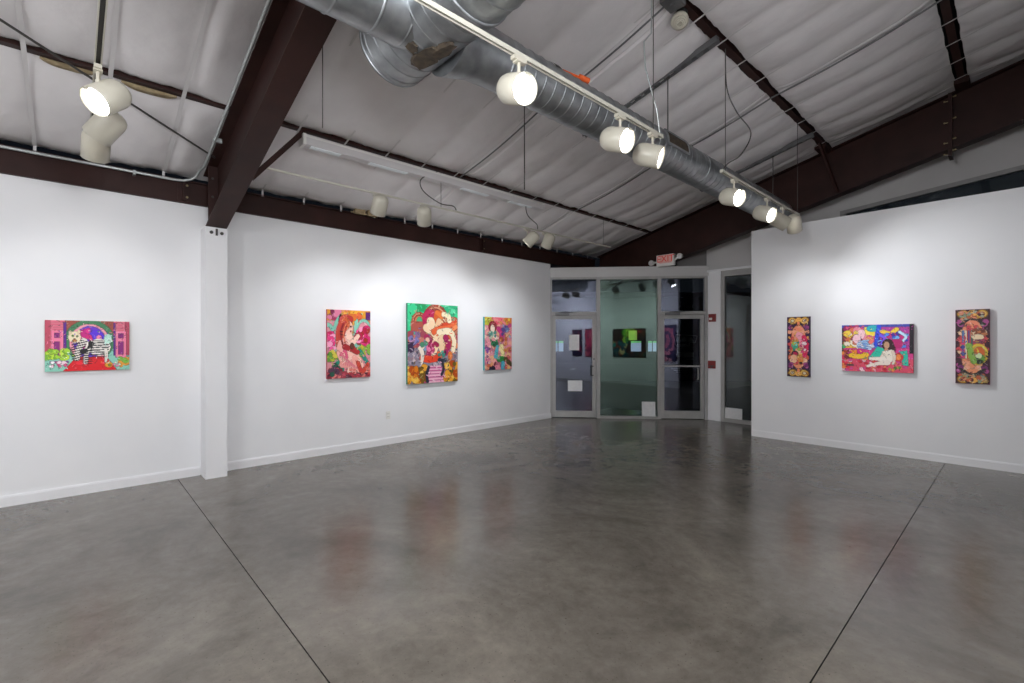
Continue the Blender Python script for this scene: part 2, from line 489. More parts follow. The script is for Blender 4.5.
# insulation straps crossing the purlins
for y in STR:
    if y < -.9 or y > 8.2 or abs(y - 1.155) < .1: continue
    o = MB(); pts = []
    for i in range(60):
        x = -6.30 + i * (XE - .1 + 6.30) / 59
        bay = [(a, b_) for a, b_ in zip(edges[:-1], edges[1:]) if a <= x <= b_][0]
        sag = .030 * math.sin(PI * (x - bay[0]) / (bay[1] - bay[0]))
        pts.append((x, y, roofz(x) - ((.026 + sag) if y < 1.0 else .019)))
    P = []; Fc = []; hw = .015 if y < 1.0 else .009
    for i, p in enumerate(pts):
        P += [(p[0], y - hw, p[2]), (p[0], y + hw, p[2]), (p[0], y + hw, p[2] - .002), (p[0], y - hw, p[2] - .002)]
    for i in range(len(pts) - 1):
        for k in range(4):
            k2 = (k + 1) % 4
            Fc.append((4*i+k, 4*i+k2, 4*i+4+k2, 4*i+4+k))
    Fc += [(3, 2, 1, 0), tuple(4*(len(pts)-1) + k for k in range(4))]
    o.add(P, Fc)
    # the loose end hangs down at the eave
    o.box((-6.305, y - .011, roofz(-6.3) - .10), (-6.300, y + .011, roofz(-6.3) - .012))
    st = o.build('insulation_strap', M['strap'], org=(-6.3, y, roofz(-6.3)))
    tag(st, 'thin white strap crossing under the brown purlins below the ceiling insulation', 'strap', 'insulation straps of the ceiling')

# tan torn edges of insulation at the near purlin
for (y0, y1, d0, lb) in ((.28, .66, .05, 'tan torn insulation edge at the purlin between the near spotlights and the brown rafter'),
                     (-.20, .12, .04, 'tan torn insulation edge at the purlin left of the lit near spotlight')):
    P = []; n = 14
    for i in range(n + 1):
        t = i / n; y = y0 + (y1 - y0) * t; hh = d0 * math.sin(PI * t) ** .8 + .004
        z = roofz(-5.08) - .012
        P += [(-5.075, y, z), (-5.085 - hh * .9, y, z - hh * .45 - .004 * math.sin(9 * t)), (-5.085 - hh * .85, y, z - hh * .40 + .01), (-5.075, y, z + .012)]
    Fc = []
    for i in range(n):
        for k in range(4):
            k2 = (k + 1) % 4; Fc.append((4*i+k, 4*i+k2, 4*i+4+k2, 4*i+4+k))
    o = MB(); o.add(P, Fc, True)
    tag(o.build('insulation_flap', M['kraft'], org=(-5.08, y0, roofz(-5.08))), lb, 'insulation')

# ------------------------------------------------------------------ storefront
zt = .055
def sfbox(o, s0, s1, z0, z1, t0=-.03, t1=.03):
    return o.box((s0, t0, z0), (s1, t1, z1), SF)
# header band and top ledge
o = MB(); sfbox(o, -.08, LEN + .02, 2.80, 2.955, -.09, .05); sfbox(o, -.08, LEN + .02, 2.955, 2.985, -.10, .085)
sfbox(o, -.02, LEN + .02, 2.83, 2.836, .05, .056)
struct(o.build('trim_2', M['header']))
ft = struct(empty('window_1', SF(Vector((1.5, 0, 0)))))
o = MB()
sfbox(o, -.08, -.03, 0, 2.80, -.05, .05); sfbox(o, .845, .92, 0, 2.80, -.05, .05); sfbox(o, 2.03, 2.10, 0, 2.80, -.05, .05)
sfbox(o, 2.925, LEN, 0, 2.80, -.05, .05)
sfbox(o, -.03, .845, 2.755, 2.80, -.05, .05); sfbox(o, .92, 2.03, 2.745, 2.80, -.05, .05); sfbox(o, 2.10, 2.925, 2.755, 2.80, -.05, .05)
sfbox(o, -.03, .845, 2.045, 2.11, -.05, .05); sfbox(o, 2.10, 2.925, 2.045, 2.11, -.05, .05)
sfbox(o, .92, 2.03, 0, .05, -.05, .05)
o.build('window_frame', M['alu'], ft, bevel=.004)
o = MB(); sfbox(o, .90, 2.05, .04, 2.76, -.006, .006); o.build('glass_pane', M['glass_green'], ft)
o = MB(); sfbox(o, -.04, .86, 2.10, 2.77, -.006, .006); o.build('glass_pane', M['glass_blue'], ft)
o = MB(); sfbox(o, 2.09, 2.94, 2.10, 2.77, -.006, .006); o.build('glass_pane', M['glass_blue'], ft)

def text_mesh(name, body, size, m, parent, sf_s, sf_t, sf_z, mirror=False, frame=None, extrude=.0006, align='CENTER'):
    cu = bpy.data.curves.new(name, 'FONT'); cu.body = body; cu.size = size; cu.extrude = extrude
    cu.align_x = align; cu.align_y = 'CENTER'
    to = bpy.data.objects.new(name + '_tmp', cu); COL.objects.link(to)
    bpy.context.view_layer.update()
    me = bpy.data.meshes.new_from_object(to.evaluated_get(bpy.context.evaluated_depsgraph_get()))
    bpy.data.objects.remove(to)
    o = MB(); g = -1 if mirror else 1
    fr = frame or (lambda p: SF(p))
    P = [fr(Vector((sf_s + g * v.co.x, sf_t + v.co.z, sf_z + v.co.y))) for v in me.vertices]
    o.add(P, [tuple(q.vertices) for q in me.polygons])
    return o.build(name, m, parent)

def door(nm, s0, s1, gs0, gs1, gz0, gz1):
    d = struct(empty(nm, SF(Vector(((s0 + s1) / 2, 0, 0)))))
    o = MB(); sfbox(o, s0, gs0, .012, 2.04, -.022, .022); sfbox(o, gs1, s1, .012, 2.04, -.022, .022)
    sfbox(o, gs0, gs1, .012, gz0, -.022, .022); sfbox(o, gs0, gs1, gz1, 2.04, -.022, .022)
    o.build('door_frame', M['alu'], d, bevel=.004)
    o = MB(); sfbox(o, gs0 - .01, gs1 + .01, gz0 - .01, gz1 + .01, -.005, .005); o.build('glass_pane', M['glass_blue'], d)
    o = MB(); sfbox(o, s0 + .06, s0 + .34, 2.035, 2.085, .052, .105)
    o.bar(SF(Vector((s0 + .14, .09, 2.095))), SF(Vector((s0 + .42, .15, 2.10))), .02, .012)
    o.bar(SF(Vector((s0 + .42, .15, 2.10))), SF(Vector((s0 + .22, .07, 2.115))), .02, .012)
    o.build('door_closer', M['uni'], d, bevel=.006)
    return d
d1 = door('door_1', -.025, .84, .045, .765, .14, 1.965)
o = MB()
o.tube(smooth_path([SF(Vector((.79, .022, 1.03))), SF(Vector((.76, .03, 1.03))), SF(Vector((.745, .075, 1.02))), SF(Vector((.745, .075, .86))), SF(Vector((.76, .03, .85))), SF(Vector((.79, .022, .85)))], 5), .010)
o.build('pull_handle', M['black'], d1)
o = MB(); o.prof(SF(Vector((.80, .022, 1.17))), N, [(0, .018), (.012, .018), (.016, .012)], 12); o.build('lock_cylinder', M['uni'], d1)
text_mesh('lettering', 'PULL', .05, M['decal'], d1, .38, .007, .97, mirror=True)
d2 = door('door_2', 2.105, 2.92, 2.165, 2.85, .165, 1.965)
o = MB(); o.bar(SF(Vector((2.12, .055, 1.04))), SF(Vector((2.91, .055, 1.04))), .022, .028); 
for s in (2.13, 2.89): o.bar(SF(Vector((s, .02, 1.04))), SF(Vector((s, .06, 1.04))), .03, .03)
o.build('push_bar', M['alu'], d2)
o = MB(); o.tube(smooth_path([SF(Vector((2.80, .006, 1.0))), SF(Vector((2.80, .045, .98))), SF(Vector((2.80, .045, .80))), SF(Vector((2.80, .006, .78)))], 5), .010); o.build('pull_handle', M['alu'], d2)
# white lettering on the outside of the glass reads reversed from here
t7 = -.007
o = MB()
def line(o, a, b_, wd=.012):
    o.bar(SF(Vector((a[0], t7, a[1]))), SF(Vector((b_[0], t7, b_[1]))), wd, .002, N)
for a, b_ in (((2.40, 1.655), (2.80, 1.63)), ((2.80, 1.63), (2.765, 1.50)), ((2.765, 1.50), (2.65, 1.50)), ((2.65, 1.50), (2.65, 1.435)), ((2.65, 1.435), (2.40, 1.435)), ((2.40, 1.655), (2.37, 1.54)), ((2.37, 1.54), (2.40, 1.435))):
    line(o, a, b_)
for cs in (2.44, 2.55, 2.68):
    q = [SF(Vector((cs + dx, t7, 1.545 + dz))) for dx, dz in ((-.055, -.025), (-.05, .0), (-.01, .06), (.01, .06), (.05, .0), (.055, -.025))]
    o.add(q, [(0, 1, 2, 3, 4, 5)])
o.build('door_emblem', M['decal'], d2)
o = MB(); sfbox(o, 2.42, 2.60, 1.452, 1.47, t7 - .001, t7); 
for s0, s1, z0, z1 in ((2.40, 2.52, 1.22, 1.27), (2.44, 2.74, 1.245, 1.31), (2.54, 2.74, 1.21, 1.245), (2.60, 2.74, 1.17, 1.18)):
    sfbox(o, s0, s1, z0, z1, t7 - .001, t7)
for k, z in enumerate((.985, .955, .92)): sfbox(o, 2.30 + .05 * k, 2.62, z - .006, z + .006, t7 - .001, t7)
o.build('notice_lines', M['decal'], d2)
text_mesh('lettering', '1001 A', .10, M['decal'], ft, 2.59, -.008, 2.205, mirror=True)

# side pane beside the entrance (outer wall line)
ws = struct(empty('window_2', (-3.4, YO, 0)))
o = MB()
o.box((-3.87, YO - .05, 0), (-3.80, YO + .05, 2.86)); o.box((-3.80, YO - .05, 0), (-2.85, YO + .05, .07)); o.box((-3.80, YO - .05, 2.75), (-2.85, YO + .05, 2.86)); o.box((-2.90, YO - .05, .07), (-2.85, YO + .05, 2.75))
o.build('window_frame', M['alu'], ws, bevel=.004)
MB().box((-3.81, YO - .006, .06), (-2.89, YO + .006, 2.76)).build('glass_pane', M['glass_clear'], ws)
o = MB(); o.box((-4.20, YO - .03, 0), (-3.98, YO + .15, 2.90)); o.box((-3.98, YO - .06, 0), (-3.87, YO + .10, 2.90)); 
o.box((-4.20, YO - .07, 2.86), (-2.85, YO + .05, 2.90))
struct(o.build('trim_3', M['trim']))

# fire alarm devices on the post
k = thing('fire_alarm', (-4.05, YO - .03, 1.90), 'red fire alarm strobe high on the white post beside the right door', 'alarm')
o = MB(); o.box((-4.10, YO - .075, 1.90), (-3.95, YO - .03, 2.05)); o.build('housing', M['red'], k, bevel=.008)
o = MB(); o.box((-4.08, YO - .092, 1.935), (-4.02, YO - .075, 1.975)); o.build('strobe_lens', M['white'], k, bevel=.006)
k = thing('fire_alarm', (-4.05, YO - .03, 1.0), 'red fire alarm pull station low on the white post, level with the push bar', 'alarm')
o = MB(); o.box((-4.11, YO - .07, 1.0), (-3.96, YO - .03, 1.15)); o.build('housing', M['red'], k, bevel=.008)
o = MB(); o.box((-4.09, YO - .085, 1.04), (-3.98, YO - .07, 1.06)); o.box((-4.045, YO - .085, 1.01), (-4.025, YO - .07, 1.06)); o.build('pull_lever', M['wire'], k)

# papers
def sheet(name, s0, s1, z0, z1, t, label, cat, tilt=0.0):
    o = MB(); nn = 6; P = []; Fc = []
    for side in (0, .003):
        for i in range(nn + 1):
            for j in range(nn + 1):
                a = i / nn; c_ = j / nn
                P.append(SF(Vector((s0 + (s1 - s0) * a, t + side + tilt * (1 - c_) + .002 * math.sin(3 * a + 2 * c_), z0 + (z1 - z0) * c_))))
    q = nn + 1
    for i in range(nn):
        for j in range(nn):
            a = i * q + j; Fc.append((a, a + q, a + q + 1, a + 1)); b0 = a + q * q; Fc.append((b0, b0 + 1, b0 + q + 1, b0 + q))
    ring = [(i*q) for i in range(q)] + [nn*q + j for j in range(1, q)] + [i*q + nn for i in range(nn - 1, -1, -1)] + [j for j in range(nn - 1, 0, -1)]
    for a, c_ in zip(ring, ring[1:] + ring[:1]): Fc.append((a, c_, c_ + q*q, a + q*q))
    o.add(P, Fc)
    x = o.build(name, M['paper'], org=SF(Vector(((s0 + s1) / 2, t, z0)))); tag(x, label, cat); return x
sheet('paper_notice', .31, .51, 1.345, 1.655, .008, 'cream paper notice taped upright on the left glass door', 'paper')
sheet('paper_notice', .285, .57, .53, .745, .008, 'wide white paper sheet taped low on the left glass door', 'paper')
sheet('paper_notice', 1.73, 1.99, .055, .335, .012, 'white sheet standing at the foot of the middle green glass pane', 'paper', .03)
o = MB(); o.box((-3.80, YO - .02, .072), (-3.49, YO - .008, .27))
tag(o.build('paper_notice', M['paper'], org=(-3.6, YO - .02, .07)), 'white sheet at the foot of the side pane, beside the right wall', 'paper')

# EXIT sign with two emergency heads, on the far rafter
k = thing('exit_sign', (-4.62, 8.31, 2.96), 'white exit sign with red letters and two emergency lamp heads above the entrance', 'sign')
o = MB(); o.box((-4.80, 8.27, 2.965), (-4.44, 8.35, 3.185)); o.build('sign_housing', M['white'], k, bevel=.01)
o = MB(); o.box((-4.73, 8.264, 3.02), (-4.48, 8.27, 3.175)); o.build('sign_face', mat('exit_face', (.62, .40, .36), .5, emit=(.9, .30, .24), estr=.05), k)
text_mesh('lettering', 'EXIT', .175, M['exitred'], k, -4.605, 8.263, 3.098, frame=lambda p: Vector((p.x, 8.263 - (p.y - 8.263), p.z)))
for x, z in ((-4.92, 3.06), (-4.33, 3.12)):
    o = MB()
    o.prof((x, 8.31, z), (0, -1, -.1), [(-.05, .02), (-.03, .045), (.03, .055), (.035, .05)], 16)
    o.bar((x, 8.31, z), ((-4.79 if x < -4.7 else -4.45), 8.31, 3.06), .025, .025)
    h = o.build('lamp_head', M['white'], k)
    MB().prof((x, 8.275, z - .004), (0, -1, -.1), [(0, .045), (.006, .038)], 16).build('lens', M['lens'], h)

# wall outlet
k = thing('wall_outlet', (XL, 3.39, .39), 'white electrical outlet low on the left wall below the tall green painting', 'outlet')
o = MB(); o.box((XL, 3.355, .375), (XL + .007, 3.425, .49)); o.build('cover_plate', M['white'], k, bevel=.003)
for z in (.41, .455):
    o = MB(); o.box((XL + .006, 3.374, z - .014), (XL + .009, 3.406, z + .014)); rc = o.build('receptacle', M['white'], k, bevel=.002)
    o = MB()
    for dy in (-.008, .008): o.box((XL + .009, 3.39 + dy - .0015, z - .006), (XL + .0098, 3.39 + dy + .0015, z + .006))
    o.build('slots', M['slot'], rc)

# ------------------------------------------------------------------ street outside
CX, CZ = Vector((.6799, .7333, 0)), Vector((-.7333, .6799, 0))
BD = Vector((-10.5, 17.5, -.15))
bd = thing('building', BD, 'dark building with small lit windows seen outside through the entrance glass', 'building')
def FA(p): return CX * p.x + CZ * (20 + p.y) + Vector((0, 0, p.z))
o = MB(); o.box((-3, 0, -.15), (12, 5, 3.4), FA); o.box((-3, -.15, 3.4), (12, 5, 3.6), FA); o.box((-3, -.06, -.15), (12, 0, .6), FA); o.build('facade', M['night'], bd)
for x0, x1 in ((1.82, 1.93), (1.98, 2.18), (5.05, 5.48), (5.78, 5.94), (5.98, 6.16)):
    o = MB(); o.box((x0, -.02, 1.10), (x1, .02, 1.46), FA); wn = o.build('lit_window', M['litwin'], bd)
    o = MB(); o.box((x0, -.02, 1.46), (x1, .02, 1.54), FA); o.build('awning_light', M['litgreen'], wn)
    o = MB(); o.box((x0 - .03, -.04, 1.06), (x1 + .03, -.02, 1.10), FA); o.build('sill', M['night'], wn)
o = MB(); o.box((4.95, -.10, 1.58), (5.28, -.02, 1.98), FA); o.build('green_sign', M['signglow'], bd)

# ------------------------------------------------------------------ paintings
class Art:
    def __init__(self, wd, ht, res, bg):
        self.W = max(8, int(wd * res)); self.H = max(8, int(ht * res)); self.asp = wd / ht
        self.a = np.zeros((self.H, self.W, 3)); self.a[:] = hexc(bg)
        self.u, self.v = np.meshgrid((np.arange(self.W) + .5) / self.W, (np.arange(self.H) + .5) / self.H)
        self.rng = random.Random(7)
    def _put(self, mask, col, al=1.0):
        self.a[mask] = self.a[mask] * (1 - al) + np.array(hexc(col) if isinstance(col, str) else col) * al
    def ell(self, cx, cy, rx, ry, col, rot=0, ring=None, half=None):
        x = (self.u - cx) * self.asp; y = self.v - cy
        c, s = math.cos(rot), math.sin(rot)
        X = x * c + y * s; Y = -x * s + y * c
        q = (X / (rx * self.asp)) ** 2 + (Y / ry) ** 2
        mk = q <= 1
        if ring: mk &= q >= ring ** 2
        if half == 'top': mk &= self.v <= cy
        if half == 'bot': mk &= self.v >= cy
        self._put(mk, col)
    def poly(self, pts, col):
        n = len(pts); ins = np.zeros(self.u.shape, bool)
        for i in range(n):
            x0, y0 = pts[i]; x1, y1 = pts[(i + 1) % n]
            cond = ((y0 > self.v) != (y1 > self.v))
            with np.errstate(divide='ignore', invalid='ignore'):
                xi = (x1 - x0) * (self.v - y0) / ((y1 - y0) if y1 != y0 else 1e-9) + x0
            ins ^= cond & (self.u < xi)
        self._put(ins, col)
    def rect(self, x0, y0, x1, y1, col):
        self._put((self.u >= x0) & (self.u < x1) & (self.v >= y0) & (self.v < y1), col)
    def stroke(self, pts, wd, col, taper=None):
        pts = [Vector(p).to_3d() for p in pts]; P = smooth_path(pts, 10); n = len(P)
        for i, p in enumerate(P):
            r = wd if taper is None else wd + (taper - wd) * i / n
            x = (self.u - p.x) * self.asp; y = self.v - p.y
            self._put(x * x + y * y <= r * r, col)
    def blobs(self, n, x0, y0, x1, y1, r0, r1, cols, flower=False):
        for _ in range(n):
            cx = self.rng.uniform(x0, x1); cy = self.rng.uniform(y0, y1); r = self.rng.uniform(r0, r1)
            c = self.rng.choice(cols)
            if flower:
                for k in range(5):
                    a = 2 * PI * k / 5 + r * 50
                    self.ell(cx + math.cos(a) * r / self.asp, cy + math.sin(a) * r, r * .7 / self.asp, r * .7, c)
                self.ell(cx, cy, r * .5 / self.asp, r * .5, self.rng.choice(['f7d24a', 'ffffff', '7a1030']))
            else:
                self.ell(cx, cy, r / self.asp, r * self.rng.uniform(.6, 1.3), c, self.rng.uniform(0, 3))
    def stripes(self, x0, y0, x1, y1, n, col, ang=0.0, frac=.5):
        mk = (self.u >= x0) & (self.u < x1) & (self.v >= y0) & (self.v < y1)
        ph = ((self.v - y0) + (self.u - x0) * ang) / (y1 - y0) * n
        self._put(mk & ((ph % 1) < frac), col)
    def painterly(self, n, seed, r0=.0045, r1=.0095):
        rg = random.Random(seed); src = self.a.copy()
        flat = src.reshape(-1, 3)
        for _ in range(n):
            cx, cy = rg.random(), rg.random(); i = min(self.H - 1, int(cy * self.H)); j = min(self.W - 1, int(cx * self.W))
            c = src[i, j]; k = rg.random()
            if k < .42: c = c * rg.uniform(.62, .88)
            elif k < .72: c = c + (1 - c) * rg.uniform(.12, .36)
            else:
                i2 = min(self.H - 1, max(0, i + rg.randint(-self.H // 9, self.H // 9))); j2 = min(self.W - 1, max(0, j + rg.randint(-self.W // 7, self.W // 7))); c = src[i2, j2]
            an = rg.uniform(0, 6.28); L = rg.uniform(.012, .05); b_ = rg.uniform(-1.2, 1.2); r = rg.uniform(r0, r1)
            for t in (0, .2, .4, .6, .8, 1):
                x = cx + L * t * math.cos(an + b_ * t) / self.asp; y = cy + L * t * math.sin(an + b_ * t); rr = r * (1 - .5 * t)
                x0 = int((x - rr / self.asp) * self.W); x1 = int((x + rr / self.asp) * self.W) + 2; y0 = int((y - rr) * self.H); y1 = int((y + rr) * self.H) + 2
                x0, y0 = max(0, x0), max(0, y0)
                if x0 >= x1 or y0 >= y1: continue
                mk = ((self.u[y0:y1, x0:x1] - x) * self.asp) ** 2 + (self.v[y0:y1, x0:x1] - y) ** 2 <= rr * rr
                self.a[y0:y1, x0:x1][mk] = c
        # thin drawn contour where two colours meet
        g = np.zeros(self.a.shape[:2]); d1_ = np.abs(src[1:] - src[:-1]).sum(2); d2_ = np.abs(src[:, 1:] - src[:, :-1]).sum(2)
        g[1:] += d1_; g[:, 1:] += d2_
        self.a *= (1 - .30 * np.clip(g / 1.1, 0, 1))[..., None]
        return self
    def mirror(self):
        h = self.W // 2; self.a[:, self.W - h:] = self.a[:, :h][:, ::-1]

def art_courtyard(wd, ht):
    A = Art(wd, ht, 190, 'a8543c')
    A.rect(0, .54, 1, 1, '8fd0bc'); A.blobs(60, 0, .56, 1, 1, .008, .02, ['7cc0ac', 'b4e2d2', '6bb49e'])
    A.rect(.20, 0, .82, .55, '9c4a3a'); A.blobs(60, .22, .02, .80, .5, .006, .014, ['b8604c', '7e3a30', 'e8b49a'])
    A.ell(.51, .40, .30, .42, '3f7f54'); A.ell(.51, .44, .24, .38, 'ef9fae'); A.ell(.51, .42, .195, .315, '6a35c8')
    A.ell(.46, .36, .10, .20, 'c81a80'); A.ell(.58, .34, .10, .16, '5a2ad8'); A.ell(.62, .34, .035, .06, 'f28ab8'); A.ell(.49, .20, .03, .06, 'e0288c')
    A.stroke([(.42, .5), (.50, .30), (.54, .46), (.62, .40)], .03, 'd81f7a')
    for x0, x1 in ((0, .22), (.80, 1)):
        A.rect(x0, 0, x1, .70, 'e0607e'); A.stripes(x0, 0, x1, .22, 7, 'ef8f9c', 0, .35)
    A.rect(0, 0, .06, .7, 'c04a60'); A.rect(.94, 0, 1, .7, 'b8405c')
    A.rect(.20, .03, .235, .62, '5c1c8a'); A.rect(.795, .03, .825, .70, '5c1c8a')
    for x in (.10, .855):
        A.rect(x - .03, .20, x + .10, .74, 'ee7fa0'); A.rect(x, .24, x + .065, .34, '8a1f78'); A.rect(x, .42, x + .065, .68, '8a1f78')
    A.poly([(.34, .74), (.72, .74), (.84, 1), (.20, 1)], 'e01420'); A.poly([(.36, .72), (.70, .72), (.74, .78), (.32, .78)], 'c80f1c')
    A.blobs(9, .36, .76, .70, .90, .03, .05, ['f02838', 'c81420'])
    A.ell(.62, .53, .14, .17, 'f4efe6'); A.stripes(.50, .39, .74, .72, 7, '1a1418', .06, .42)
    A.stroke([(.44, .40), (.38, .56), (.36, .76)], .055, 'f2ece2', .04); A.stripes(.30, .38, .48, .80, 9, '181418', .4, .38)
    A.stroke([(.50, .46), (.47, .64), (.46, .84)], .045, 'f2ece2', .03); A.stripes(.42, .56, .53, .86, 7, '181418', .1, .36)
    A.stroke([(.42, .62), (.50, .56), (.52, .44)], .035, '141014')
    A.stroke([(.70, .58), (.71, .70), (.70, .82)], .03, 'e8e2d8', .02)
    A.ell(.33, .33, .075, .12, 'f1e3c0'); A.ell(.28, .24, .02, .05, 'e8d8ae'); A.ell(.38, .23, .02, .05, 'e8d8ae')
    A.ell(.31, .30, .012, .02, '5a8a30'); A.ell(.36, .31, .012, .02, '5a8a30'); A.ell(.33, .40, .03, .025, 'b87838'); A.ell(.33,.36,.012,.014,'7a2a1c')
    A.ell(.73, .36, .05, .10, 'c8efe0'); A.blobs(8, .68, .28, .78, .45, .015, .03, ['b0e2d2', 'e0fff2'])
    A.blobs(26, .02, .58, .25, .76, .03, .06, ['a8d838', 'c4e640', '7cb830']); A.rect(.05, .80, .26, .84, '8a2f9a'); A.blobs(14, .05, .82, .26, .90, .02, .035, ['f6d8e4', 'e4568a', 'ffffff'])
    A.blobs(12, .88, .76, 1, .92, .025, .05, ['f2d23c', 'e89a2c', '7cb840']); A.ell(.74, .89, .05, .06, 'e8a028'); A.ell(.75, .90, .02, .03, '7c8a20')
    A.blobs(8, .80, .84, .88, .92, .02, .03, ['f08ab0', 'd8e8d0'])
    return A

def art_hair(wd, ht):
    A = Art(wd, ht, 170, 'd8909a')
    A.rect(0, 0, 1, .16, 'd8922c'); A.blobs(30, .4, 0, 1, .14, .02, .05, ['e8a63a', 'c87a24', 'e0643a']); A.blobs(8, 0, 0, .3, .14, .03, .06, ['7a1f4a', 'a8305a', 'd87a9a'])
    A.rect(.88, .02, 1, .14, '5a1f6a')
    A.ell(.40, .40, .30, .36, '7fc0aa', ring=.78); A.ell(.40, .42, .22, .30, 'c89058'); A.ell(.84, .36, .20, .24, '7fc0aa', ring=.80)
    A.stroke([(.02, .22), (.12, .30), (.18, .6)], .03, '86c8b4'); A.stroke([(.66, .15), (.64, .4), (.66, .6)], .03, '86c8b4')
    A.ell(.30, .16, .05, .10, '3a1a20'); A.blobs(10, .35, .06, .62, .2, .03, .05, ['d8722c', 'e8a848'])
    A.blobs(16, .02, .36, .14, .66, .03, .055, ['f05c9c', 'e83a80', 'c82458', 'f6a0c0']); A.blobs(26, .70, .26, .96, .54, .035, .06, ['f4589a', 'f79ac0', 'd82a70', 'b81c44', 'a03020'])
    A.blobs(18, .02, .62, .30, .74, .03, .05, ['a8b838', '6a9a3c', 'd8c850']); A.blobs(16, .72, .54, 1, .68, .03, .055, ['88b044', 'c8b83c', '4a8a50'])
    A.poly([(.18, .74), (.36, .70), (.38, .95), (.20, .95)], '1f8a70'); A.stroke([(.74, .60), (.88, .74), (.98, .86)], .03, '1f8a78')
    A.rect(0, .90, 1, 1, 'a83c48'); A.blobs(40, 0, .86, 1, 1, .02, .04, ['c85060', '8a2c3c', 'e0807c', '5a2838']); A.blobs(10, .08, .80, .3, .95, .03, .05, ['5a3a50', '8a4a5a', '2c5a4a'])
    A.stroke([(.42, .16), (.32, .34), (.30, .52)], .10, 'c84a3c', .07); A.stroke([(.50, .14), (.40, .36), (.62, .60), (.70, .62)], .06, 'b83434', .03)
    A.stroke([(.40, .48), (.34, .60), (.42, .76)], .10, 'f0aca2', .085); A.stroke([(.40, .70), (.60, .66), (.76, .82)], .075, 'f7c0b0', .05); A.stroke([(.40, .54), (.54, .58), (.68, .64)], .045, 'a82c30', .02); A.stroke([(.34, .80), (.50, .82), (.62, .92)], .05, 'e89890', .03); A.stroke([(.62, .72), (.70, .88), (.92, .90)], .05, 'f2a89c', .03)
    A.stroke([(.48, .36), (.56, .48), (.70, .38)], .055, 'f8cdbc', .03); A.ell(.49, .26, .09, .10, 'f6c2ae'); A.ell(.41, .20, .10, .10, 'd06038'); A.ell(.53, .24, .018, .015, '5a2a30'); A.ell(.53,.31,.02,.012,'c83048')
    A.ell(.34, .30, .08, .15, 'c04038', .3); A.stroke([(.36, .2), (.30, .34), (.34, .5)], .012, '8a2428'); A.stroke([(.42, .2), (.36, .34), (.40, .48)], .010, 'e8845c'); A.ell(.56, .53, .05, .05, '6a3a30'); A.stroke([(.30, .66), (.40, .60), (.44, .70)], .02, 'e05c80')
    for k in range(9): A.stroke([(.26 + .03 * k, .60 + .02 * k), (.33 + .04 * k, .68 + .02 * k), (.36 + .05 * k, .80 + .01 * k)], .006, 'e4788a')
    A.stroke([(.70, .78), (.80, .92), (.95, .80)], .03, 'd04838'); A.blobs(12, .4, .84, .98, .96, .015, .03, ['f8c8b8', 'e87868', 'c83c3c'])
    return A

